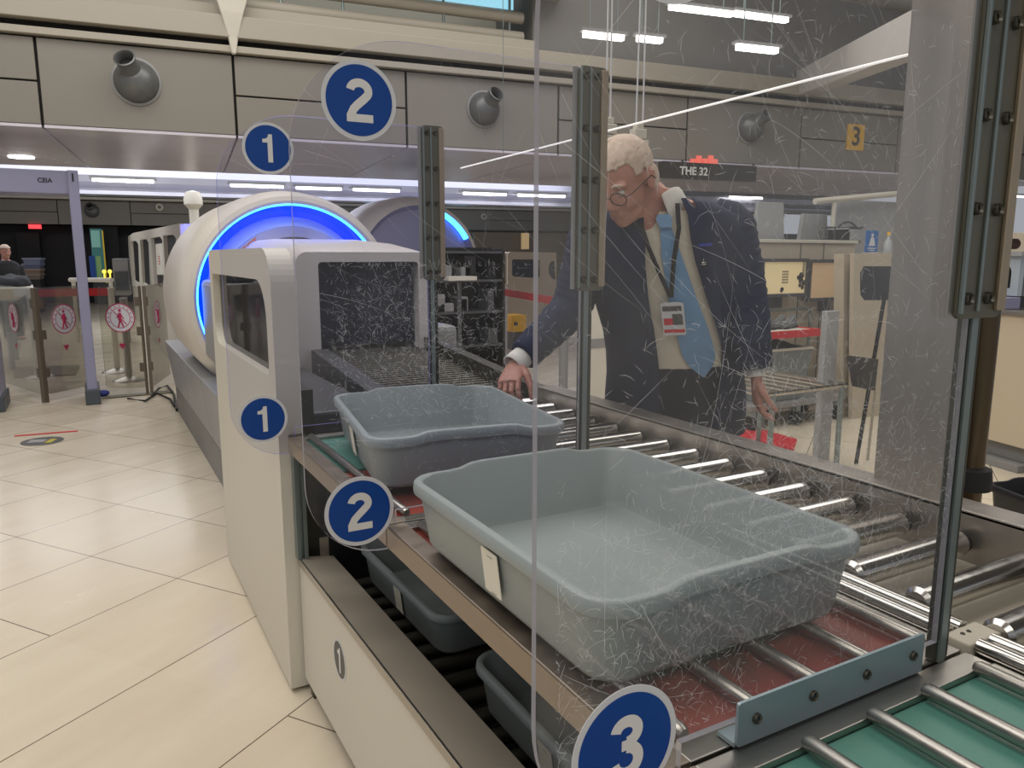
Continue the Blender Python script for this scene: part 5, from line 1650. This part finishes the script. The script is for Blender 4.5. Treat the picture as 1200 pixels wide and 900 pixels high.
# ================================================================== PEOPLE
def remeshed(bm, vox, smooth=2):
    me = bpy.data.meshes.new('t'); bm.to_mesh(me); bm.free()
    o = bpy.data.objects.new('t', me); COL.objects.link(o)
    r = o.modifiers.new('r', 'REMESH'); r.mode = 'VOXEL'; r.voxel_size = vox
    s = o.modifiers.new('s', 'SMOOTH'); s.iterations = smooth; s.factor = .5
    dg = bpy.context.evaluated_depsgraph_get(); dg.update()
    m2 = bpy.data.meshes.new_from_object(o.evaluated_get(dg))
    bpy.data.objects.remove(o); bpy.data.meshes.remove(me)
    b = NB(); b.from_mesh(m2); bpy.data.meshes.remove(m2)
    return b


def merge(dst, src, M=None):
    me = bpy.data.meshes.new('t'); src.to_mesh(me); src.free()
    if M is not None: me.transform(M)
    dst.from_mesh(me); bpy.data.meshes.remove(me)


def ell(bm, c, r, M=Matrix.Identity(4), sub=3):
    bmesh.ops.create_icosphere(bm, subdivisions=sub, radius=1, matrix=M @ Matrix.Translation(c) @ Matrix.Diagonal((*r, 1)))


def head_bm(bm, M):
    ell(bm, (-.012, 0, .038), (.098, .077, .085), M)
    ell(bm, (.026, 0, -.012), (.066, .062, .088), M)
    ell(bm, (.036, 0, -.080), (.046, .048, .036), M)
    ell(bm, (.062, 0, -.098), (.020, .024, .018), M)
    for s in (-1, 1):
        ell(bm, (.058, s*.036, -.032), (.030, .022, .028), M)
        ell(bm, (-.008, s*.078, -.008), (.020, .008, .032), M)
        ell(bm, (-.018, s*.080, .006), (.014, .009, .022), M)
        ell(bm, (.076, s*.030, .024), (.016, .026, .009), M)
        ell(bm, (.094, s*.011, -.038), (.010, .008, .008), M)
    loft(bm, [[M @ Vector(p) for p in ((x0, -w_, z), (x0, w_, z), (x1, w_*.5, z), (x1, -w_*.5, z))] for x0, x1, w_, z in ((.07, .090, .011, .022), (.07, .098, .012, .0), (.07, .114, .016, -.030), (.07, .104, .017, -.042))])
    ell(bm, (.080, 0, -.060), (.014, .024, .006), M)
    ell(bm, (.078, 0, -.071), (.013, .020, .006), M)
    tube(bm, [M @ Vector(p) for p in ((-.02, 0, -.02), (-.035, 0, -.09), (-.05, 0, -.17))], [.058, .055, .062], 16)


def hand_bm(curl=(.5, .7, .5), side=1, thumb=.6, vox=.0028, spread=.06):
    """wrist at the origin, fingers towards +x, back of the hand +z, thumb on side*y"""
    bm = NB()
    rings = []
    for x, w_, t_ in ((-.03, .026, .020), (0, .029, .019), (.03, .037, .017), (.065, .042, .0155), (.088, .040, .012)):
        rings.append([(x, w_*math.cos(a), t_*math.sin(a)) for a in [2*PI*i/16 for i in range(16)]])
    loft(bm, rings)
    for i, (yo, ln, r) in enumerate(((.0315, .072, .0088), (.0105, .080, .0090), (-.0105, .074, .0087), (-.0305, .058, .0078))):
        yy = yo*side
        p = Vector((.078+(-.008 if i == 3 else 0)+(-.003 if i == 0 else 0), yy, 0))
        pts = [p-Vector((.02, 0, 0)), p.copy()]
        a = 0; f = spread*(1.5-i)*side*.8
        for sg, cu in zip((.46, .30, .24), curl):
            a += cu*(1+.07*i)
            p = p+Vector((math.cos(a)*math.cos(f), math.sin(f)*math.cos(a), -math.sin(a)))*ln*sg
            pts.append(p.copy())
        tube(bm, pts, [r, r*1.05, r*1.02, r*.95, r*.80], 10)
        ell(bm, pts[-1], (r*.82,)*3, sub=2); ell(bm, pts[1], (r*1.12,)*3, sub=2); ell(bm, pts[2], (r*1.08,)*3, sub=2)
    p0 = Vector((.018, side*.024, -.004)); p1 = p0+Vector((.028, side*.024, -.008)); 
    p2 = p1+Vector((.030, side*.012, -.014*thumb*2)); p3 = p2+Vector((.022, side*.0, -.016*thumb*2))
    tube(bm, [p0, p1, p2, p3], [.015, .0125, .0105, .0085], 10); ell(bm, p3, (.0088,)*3, sub=2)
    return remeshed(bm, vox, 2)


class Fig:
    """torso as stacked rings along a leaning centre line"""
    def __init__(s, rings, L, Fv): s.r = rings; s.L = L; s.F = Fv

    def at(s, z):
        r = s.r
        if z <= r[0][0]: q = r[0]; return Vector((q[1], q[2], z)), q[3], q[4]
        for a, b in zip(r[:-1], r[1:]):
            if a[0] <= z <= b[0]:
                f = (z-a[0])/(b[0]-a[0])
                v = [a[i]+(b[i]-a[i])*f for i in range(5)]
                return Vector((v[1], v[2], z)), v[3], v[4]
        q = r[-1]; return Vector((q[1], q[2], z)), q[3], q[4]

    def ring(s, z, g=0, n=40, th0=None, th1=None, tilt=0):
        c, a, b = s.at(z)
        out = []
        for i in range(n if th0 is None else n+1):
            th = 2*PI*i/n if th0 is None else th0+(th1-th0)*i/n
            cs, sn = math.cos(th), math.sin(th)
            k = (abs(cs)**2.5+abs(sn)**2.5)**(-1/2.5)
            p = c+s.L*((a+g)*sn*k)+s.F*((b+g)*cs*k)
            out.append(p)
        return out

    def front(s, z, off, g=0):
        c, a, b = s.at(z)
        x = min(.98, abs(off)/a)
        return c+s.L*off+s.F*((b)*(1-x**2.5)**(1/2.5)+g)


def strip_on(bm, fig, pts, g, th=.003):
    """band on the chest: pts = (z, offset, half width)"""
    rs = []
    for z, o, w_ in pts:
        a = fig.front(z, o-w_, g); b = fig.front(z, o+w_, g); m = fig.front(z, o, g+.001)
        rs.append([a, m, b, b+fig.F*th, m+fig.F*th, a+fig.F*th])
    loft(bm, rs)


def big_man():
    Lv = Vector((.80, -.60, .05)).normalized(); Fv = Vector((-.60, -.80, 0))
    t = thing('person', 'man in navy suit and light blue tie leaning to hold the farther grey bin', 'person', (1.84, 2.17, 0))
    fig = Fig([(.80, 1.862, 2.136, .215, .135), (.92, 1.847, 2.116, .218, .14), (1.05, 1.815, 2.088, .212, .14), (1.16, 1.775, 2.056, .212, .142), (1.28, 1.722, 2.022, .222, .14), (1.39, 1.674, 1.988, .230, .132),
               (1.47, 1.65, 1.968, .238, .120), (1.53, 1.635, 1.957, .222, .105), (1.568, 1.62, 1.95, .16, .085), (1.597, 1.597, 1.942, .075, .068), (1.625, 1.57, 1.93, .056, .058)], Lv, Fv)
    SR, ER, WR = Vector((1.47, 2.115, 1.475)), Vector((1.425, 2.165, 1.235)), Vector((1.185, 2.112, 1.085))
    SL, EL, WL = Vector((1.815, 1.845, 1.515)), Vector((1.885, 1.815, 1.24)), Vector((1.905, 1.785, 1.035))
    hd = Vector((1.430, 1.895, 1.643))
    fx = Vector((-.78, -.30, -.55)).normalized(); side = Vector((.36, -.93, 0)).normalized(); side = (side-fx*side.dot(fx)).normalized(); uz = fx.cross(side)
    MH = Matrix.Translation(hd) @ Matrix((fx, side, uz)).transposed().to_4x4() @ Matrix.Diagonal((1.03, 1.07, 1.03, 1))
    HL, HR_ = Vector((1.90, 2.08, .88)), Vector((1.74, 2.20, .88))
    legs = [(HL, Vector((1.93, 2.09, .50)), Vector((1.95, 2.14, .09))), (HR_, Vector((1.76, 2.24, .50)), Vector((1.79, 2.30, .09)))]
    bm = NB()
    loft(bm, [fig.ring(z, 0) for z in (.80, .92, 1.05, 1.16, 1.28, 1.39, 1.47, 1.53, 1.568, 1.597, 1.625)])
    head_bm(bm, MH)
    tube(bm, [Vector((1.60, 1.95, 1.54)), Vector((1.55, 1.925, 1.60)), hd+fx*-.03+Vector((0, 0, -.03))], [.066, .058, .056], 16)
    for a, e, w_ in ((SR, ER, WR), (SL, EL, WL)):
        tube(bm, [a, a.lerp(e, .5), e, e.lerp(w_, .4), w_], [.055, .048, .042, .038, .027], 14)
    for h_, k_, f_ in legs:
        tube(bm, [h_+Vector((0, 0, .03)), h_.lerp(k_, .5), k_, k_.lerp(f_, .35), f_], [.085, .072, .056, .054, .036], 16)
        ell(bm, f_+Vector((-.05, -.06, -.045)), (.10, .10, .04))
    body = remeshed(bm, .0055, 3)
    # reaching hand: curls over the far rim
    fxr = Vector((-.62, -.55, -.56)).normalized(); yr = Vector((.55, -.80, .15)); yr = (yr-fxr*yr.dot(fxr)).normalized()
    MR = Matrix.Translation(WR+fxr*.012) @ Matrix((fxr, yr, fxr.cross(yr))).transposed().to_4x4()
    merge(body, hand_bm((.35, .55, .45), 1, .8), MR)
    fxl = Vector((.10, -.05, -1)).normalized(); yl = Vector((-.55, -.83, 0)); yl = (yl-fxl*yl.dot(fxl)).normalized()
    zl = fxl.cross(yl)
    ML = Matrix.Translation(WL+fxl*.015) @ Matrix((fxl, yl, zl)).transposed().to_4x4()
    merge(body, hand_bm((.25, .45, .35), 1, .5), ML)
    finish('body', body, M_skin, t, smooth=True, angle=80)
    # eyes and glasses
    bm = NB()
    for s in (-1, 1): ell(bm, (.078, s*.031, .004), (.011, .012, .009), MH, 2)
    finish('eyes', bm, mat('eye_white', srgb(210, 200, 190), .3), t, smooth=True)
    bm = NB()
    for s in (-1, 1):
        pts = [MH @ Vector((.104, s*.034+.025*math.cos(a), -.004+.019*math.sin(a))) for a in [2*PI*i/20 for i in range(21)]]
        tube(bm, pts, .0016, 6)
        tube(bm, [MH @ Vector((.104, s*.059, .002)), MH @ Vector((.09, s*.074, .006)), MH @ Vector((-.005, s*.086, .008)), MH @ Vector((-.02, s*.088, -.01))], .0016, 6)
    tube(bm, [MH @ Vector((.106, -.009, 0)), MH @ Vector((.109, 0, .003)), MH @ Vector((.106, .009, 0))], .0014, 6)
    finish('glasses', bm, M_black, t, smooth=True)
    # hair: thin white shell over the crown and back
    bm = NB()
    bmesh.ops.create_icosphere(bm, subdivisions=5, radius=1)
    kill = []
    for v in bm.verts:
        d = v.co.copy()
        p = Vector((-.012, 0, .038))+Vector((d.x*.0995, d.y*.0785, d.z*.0865))
        nn = noise.noise(Vector((d.x*3, d.y*22, d.z*6)))*.0035+noise.noise(d*26)*.0022
        lim = .066 if p.x > .045 else (.030 if p.x > .005 else (-.02 if p.x > -.045 else -.055))
        lim += noise.noise(d*7)*.010
        if p.z < lim: kill.append(v)
        v.co = MH @ (p+d*nn)
    bmesh.ops.delete(bm, geom=kill, context='VERTS')
    # small tufts round the ears
    for s in (-1, 1):
        ell(bm, (-.040, s*.068, -.012), (.030, .011, .036), MH, 3)
    h_ = finish('hair', bm, M_hair, t, smooth=True)
    so = h_.modifiers.new('s', 'SOLIDIFY'); so.thickness = .0015; so.offset = 0
    bm = NB()
    for s in (-1, 1):
        tube(bm, [MH @ Vector((.088, s*.014, .026)), MH @ Vector((.092, s*.030, .032)), MH @ Vector((.080, s*.050, .025))], [.003, .0045, .002], 6)
    finish('eyebrows', bm, M_hair, t, smooth=True)
    # shirt with collar
    bm = NB()
    loft(bm, [fig.ring(z, .008) for z in (1.02, 1.10, 1.16, 1.28, 1.39, 1.47, 1.525, 1.555)], caps=False)
    # button placket folds
    sh = finish('shirt', bm, M_shirt, t, smooth=True)
    bm = NB()
    rs = []
    for z, g, dz in ((1.553, .010, 0), (1.60, .016, 0), (1.622, .018, .004), (1.618, .026, -.002), (1.575, .040, -.014), (1.56, .042, -.02)):
        c, a, b = fig.at(z)
        rr_ = []
        for i in range(37):
            th = R(14)+(2*PI-R(28))*i/36
            dip = -.030*math.exp(-((min(th, 2*PI-th))/.5)**2) if g > .012 else 0
            rr_.append(Vector((c.x, c.y, z+dz+dip))+Lv*((.060+g)*math.sin(th))+Fv*((.062+g)*math.cos(th)))
        rs.append(rr_)
    loft(bm, rs, closed=False, caps=False)
    cl = finish('collar', bm, M_shirtw, t, smooth=True)
    so = cl.modifiers.new('s', 'SOLIDIFY'); so.thickness = .003
    bm = NB()
    for w_, d in ((WR, (WR-ER).normalized()), (WL, (WL-EL).normalized())):
        kk = 1 if w_ is WR else .82; tube(bm, [w_-d*.05, w_-d*.0, w_+d*(.022 if kk == 1 else .004)], [.036*kk, .038*kk, .039*kk], 20, caps=False)
    cf = finish('shirt_cuffs', bm, M_shirtw, t, smooth=True)
    so = cf.modifiers.new('s', 'SOLIDIFY'); so.thickness = .004
    # tie
    bm = NB()
    strip_on(bm, fig, [(1.545, -.004, .018), (1.53, -.004, .024), (1.505, 0, .017)], .020, .012)
    strip_on(bm, fig, [(1.507, 0, .017), (1.42, .014, .030), (1.30, .034, .042), (1.18, .056, .052), (1.09, .074, .056), (1.05, .080, .040), (1.01, .088, .004)], .014, .004)
    finish('tie', bm, M_tie, t, smooth=True, angle=30)
    # jacket
    bm = NB()
    zs = [(.78, 12, 24), (.86, 12, 28), (.94, 13, 32), (1.02, 14, 36), (1.10, 15, 37), (1.18, 16, 35), (1.26, 17, 31), (1.34, 18, 26), (1.41, 18, 22), (1.48, 17, 19), (1.54, 22, 22), (1.572, 34, 34), (1.592, 55, 55)]
    rs = [fig.ring(z, .026 if z > 1.0 else .030+(1.0-z)*.06, 44, R(g2), 2*PI-R(g1)) for z, g1, g2 in zs]
    for r_ in rs:
        for i, p in enumerate(r_): p += Fv*.004*noise.noise(p*9)+Lv*.004*noise.noise(p*7)
    loft(bm, rs, closed=False, caps=False)
    jk = finish('jacket', bm, M_suit, t, smooth=True)
    so = jk.modifiers.new('s', 'SOLIDIFY'); so.thickness = .006
    bm = NB()
    def sleeve(pts, rr_):
        n = 10; P_ = []; Q = []
        for (a, b), (r0, r1) in zip(zip(pts[:-1], pts[1:]), zip(rr_[:-1], rr_[1:])):
            for k in range(n): P_.append(a.lerp(b, k/n)); Q.append((r0+(r1-r0)*k/n)*(1+.05*math.sin(k*2.1+len(P_))))
        P_.append(pts[-1]); Q.append(rr_[-1])
        tube(bm, P_, Q, 20)
    dR = (WR-ER).normalized(); dL = (WL-EL).normalized()
    sleeve([SR+Vector((.05, -.04, .035)), SR, SR.lerp(ER, .5), ER+Vector((0, 0, .01)), WR-dR*.03], [.060, .082, .074, .070, .052])
    sleeve([SL+Vector((-.05, .04, .035)), SL, SL.lerp(EL, .5), EL, WL-dL*.02], [.060, .082, .076, .070, .056])
    slv = remeshed(bm, .006, 4)
    for v in slv.verts: v.co += Vector((1, .6, .3))*.004*noise.noise(v.co*11)
    finish('sleeves', slv, M_suit, jk, smooth=True)
    # lapels
    bm = NB()
    for s in (-1, 1):
        rs2 = []
        for z, o, w_ in (((1.590, .070, .010), (1.54, .086, .026), (1.47, .100, .040), (1.40, .112, .040), (1.30, .126, .028), (1.20, .140, .014), (1.14, .146, .004)) if s > 0 else ((1.590, .070, .010), (1.54, .082, .026), (1.47, .092, .040), (1.40, .096, .040), (1.30, .090, .028), (1.20, .080, .014), (1.14, .072, .004))):
            a = fig.front(z, s*(o-w_*.7), .030); b = fig.front(z, s*(o+w_), .031)
            rs2.append([a, b, b+Fv*.004, a+Fv*.004])
        loft(bm, rs2)
    finish('lapels', bm, M_lapel, jk, smooth=True, angle=30)
    bm = NB()
    strip_on(bm, fig, [(1.452, .116, .020), (1.444, .116, .020)], .035, .002)
    finish('name_bar', bm, mat('blue_bar', srgb(52, 64, 170), .4), jk)
    bm = NB()
    c = fig.front(1.395, .108, .038)
    for dz, w_ in ((.008, .002), (.0, .010), (-.006, .012)): ell(bm, c+Vector((0, 0, dz)), (w_, w_, .004), sub=2)
    finish('wing_pin', bm, M_chrome, jk, smooth=True)
    # lanyard and badge
    bm = NB()
    strip_on(bm, fig, [(1.575, .045, .007), (1.50, .038, .007), (1.40, .018, .007), (1.29, .000, .007)], .036, .002)
    strip_on(bm, fig, [(1.52, -.075, .007), (1.45, -.056, .007), (1.37, -.028, .007), (1.29, -.002, .007)], .036, .002)
    finish('lanyard', bm, M_black, t)
    bm = NB()
    strip_on(bm, fig, [(1.275, 0, .020), (1.27, 0, .036), (1.17, -.002, .036), (1.165, -.002, .034)], .034, .003)
    bd = finish('badge', bm, M_sw, t)
    bm = NB()
    strip_on(bm, fig, [(1.185, -.002, .033), (1.174, -.002, .033)], .0375, .001)
    strip_on(bm, fig, [(1.222, -.018, .014), (1.200, -.018, .014)], .0375, .001)
    finish('red_print', bm, M_redtape, bd)
    bm = NB()
    strip_on(bm, fig, [(1.262, -.002, .030), (1.246, -.002, .030)], .0375, .001)
    strip_on(bm, fig, [(1.236, .012, .016), (1.200, .012, .016)], .0375, .001)
    finish('photo_print', bm, M_one, bd)
    # trousers and shoes
    bm = NB()
    loft(bm, [fig.ring(z, .014) for z in (.80, .86, .94, 1.0, 1.045)])
    for h_, k_, f_ in legs:
        tube(bm, [h_+Vector((0, 0, .04)), h_.lerp(k_, .5), k_, k_.lerp(f_, .5), f_], [.098, .088, .076, .070, .074], 20)
    tr = remeshed(bm, .008, 4); finish('trousers', tr, M_trous, t, smooth=True)
    for h_, k_, f_ in legs:
        bm = NB()
        dd = Vector((-.62, -.78, 0)); ss = Vector((.78, -.62, 0))
        rs3 = []
        for i in range(9):
            q = i/8; c = Vector((f_.x, f_.y, 0))+dd*(-.08+.28*q)
            w_ = .042+.010*math.sin(q*PI); hh = .075 if q < .4 else .075-.045*(q-.4)/.6
            if i in (0, 8): w_ *= .6; hh *= .7
            rs3.append([c+ss*(w_*math.cos(a))+Vector((0, 0, max(0, hh*(.5+.5*math.sin(a))))) for a in [2*PI*j/14 for j in range(14)]])
        loft(bm, rs3); finish('shoe', bm, M_black, t, smooth=True)
    return t


M_shirtw = mat('bright_shirt', srgb(232, 230, 222), .7, 0, .04, 20)
M_lapel = mat('navy_lapel', srgb(18, 31, 64), .75, 0, .15, 30)
M_trous = mat('dark_trousers', srgb(18, 23, 42), .85, 0, .2, 20)
big_man()


def bystander(loc, face, height, lab, top, low, hairm):
    """standing figure, one body mesh with clothes and hair on it"""
    t = thing('person', lab, 'person', loc)
    k = height/1.75
    fz = Vector((math.cos(face), math.sin(face), 0)); lf = Vector((-fz.y, fz.x, 0))
    O = Vector(loc)
    fig = Fig([(.85*k, O.x, O.y, .16*k, .11*k), (1.05*k, O.x, O.y, .14*k, .10*k), (1.30*k, O.x, O.y, .19*k, .11*k), (1.42*k, O.x, O.y, .17*k, .09*k), (1.48*k, O.x, O.y, .06*k, .06*k)], -lf, fz)
    bm = NB()
    loft(bm, [fig.ring(z*k, 0, 20) for z in (.85, 1.05, 1.30, 1.42, 1.48)])
    MH = Matrix.Translation(O+Vector((0, 0, 1.62*k))) @ Matrix((fz, lf, Vector((0, 0, 1)))).transposed().to_4x4()
    head_bm(bm, MH)
    arms = []
    for s in (-1, 1):
        a = O+lf*s*.20*k+Vector((0, 0, 1.38*k)); e = O+lf*s*.25*k+Vector((0, 0, 1.10*k)); w_ = O+lf*s*.23*k+fz*.16*k+Vector((0, 0, .92*k))
        tube(bm, [a, e, w_], [.05, .04, .027], 10); arms.append((a, e, w_))
        h_ = O+lf*s*.09*k+Vector((0, 0, .88*k)); kn = O+lf*s*.10*k+Vector((0, 0, .48*k)); f_ = O+lf*s*.10*k+Vector((0, 0, .08))
        tube(bm, [h_, kn, f_], [.08, .055, .04], 10); ell(bm, f_+fz*.06+Vector((0, 0, -.045)), (.07, .07, .035))
    body = remeshed(bm, .012, 2)
    for (a, e, w_), s in zip(arms, (-1, 1)):
        d = (w_-e).normalized(); y_ = -lf*s; y_ = (y_-d*y_.dot(d)).normalized()
        merge(body, hand_bm((.3, .4, .3), 1, .5, .0045), Matrix.Translation(w_) @ Matrix((d, y_, d.cross(y_))).transposed().to_4x4())
    finish('body', body, M_skin, t, smooth=True)
    bm = NB()
    loft(bm, [fig.ring(z*k, .02, 20) for z in (.82, .95, 1.05, 1.30, 1.42, 1.47)])
    for a, e, w_ in arms: tube(bm, [a, e, w_], [.07, .055, .042], 12)
    finish('top', remeshed(bm, .015, 3), top, t, smooth=True)
    bm = NB()
    for s in (-1, 1): tube(bm, [O+lf*s*.085*k+Vector((0, 0, .9*k)), O+lf*s*.10*k+Vector((0, 0, .48*k)), O+lf*s*.10*k+Vector((0, 0, .05))], [.10, .075, .06], 12)
    finish('trousers', bm, low, t, smooth=True)
    bm = NB(); bmesh.ops.create_icosphere(bm, subdivisions=3, radius=1)
    kl = []
    for v in bm.verts:
        p = Vector((-.014+v.co.x*.106, v.co.y*.086, .040+v.co.z*.094))
        if p.z < (.045 if p.x > .02 else -.03): kl.append(v)
        v.co = MH @ p
    bmesh.ops.delete(bm, geom=kl, context='VERTS')
    finish('hair', bm, hairm, t, smooth=True)


p = at(6, 294, Y=15.5)
bystander((p.x, p.y, 0), R(-70), 1.60, 'person in dark clothes at the far left edge behind the white conveyor end', M_cloth, M_black, M_hair)
p = at(486, 290, Y=13.5)
bystander((p.x, p.y, 0), R(-110), 1.68, 'dark haired person far away before the bright window beside the first bracket', M_cloth, M_trous, M_hair2)
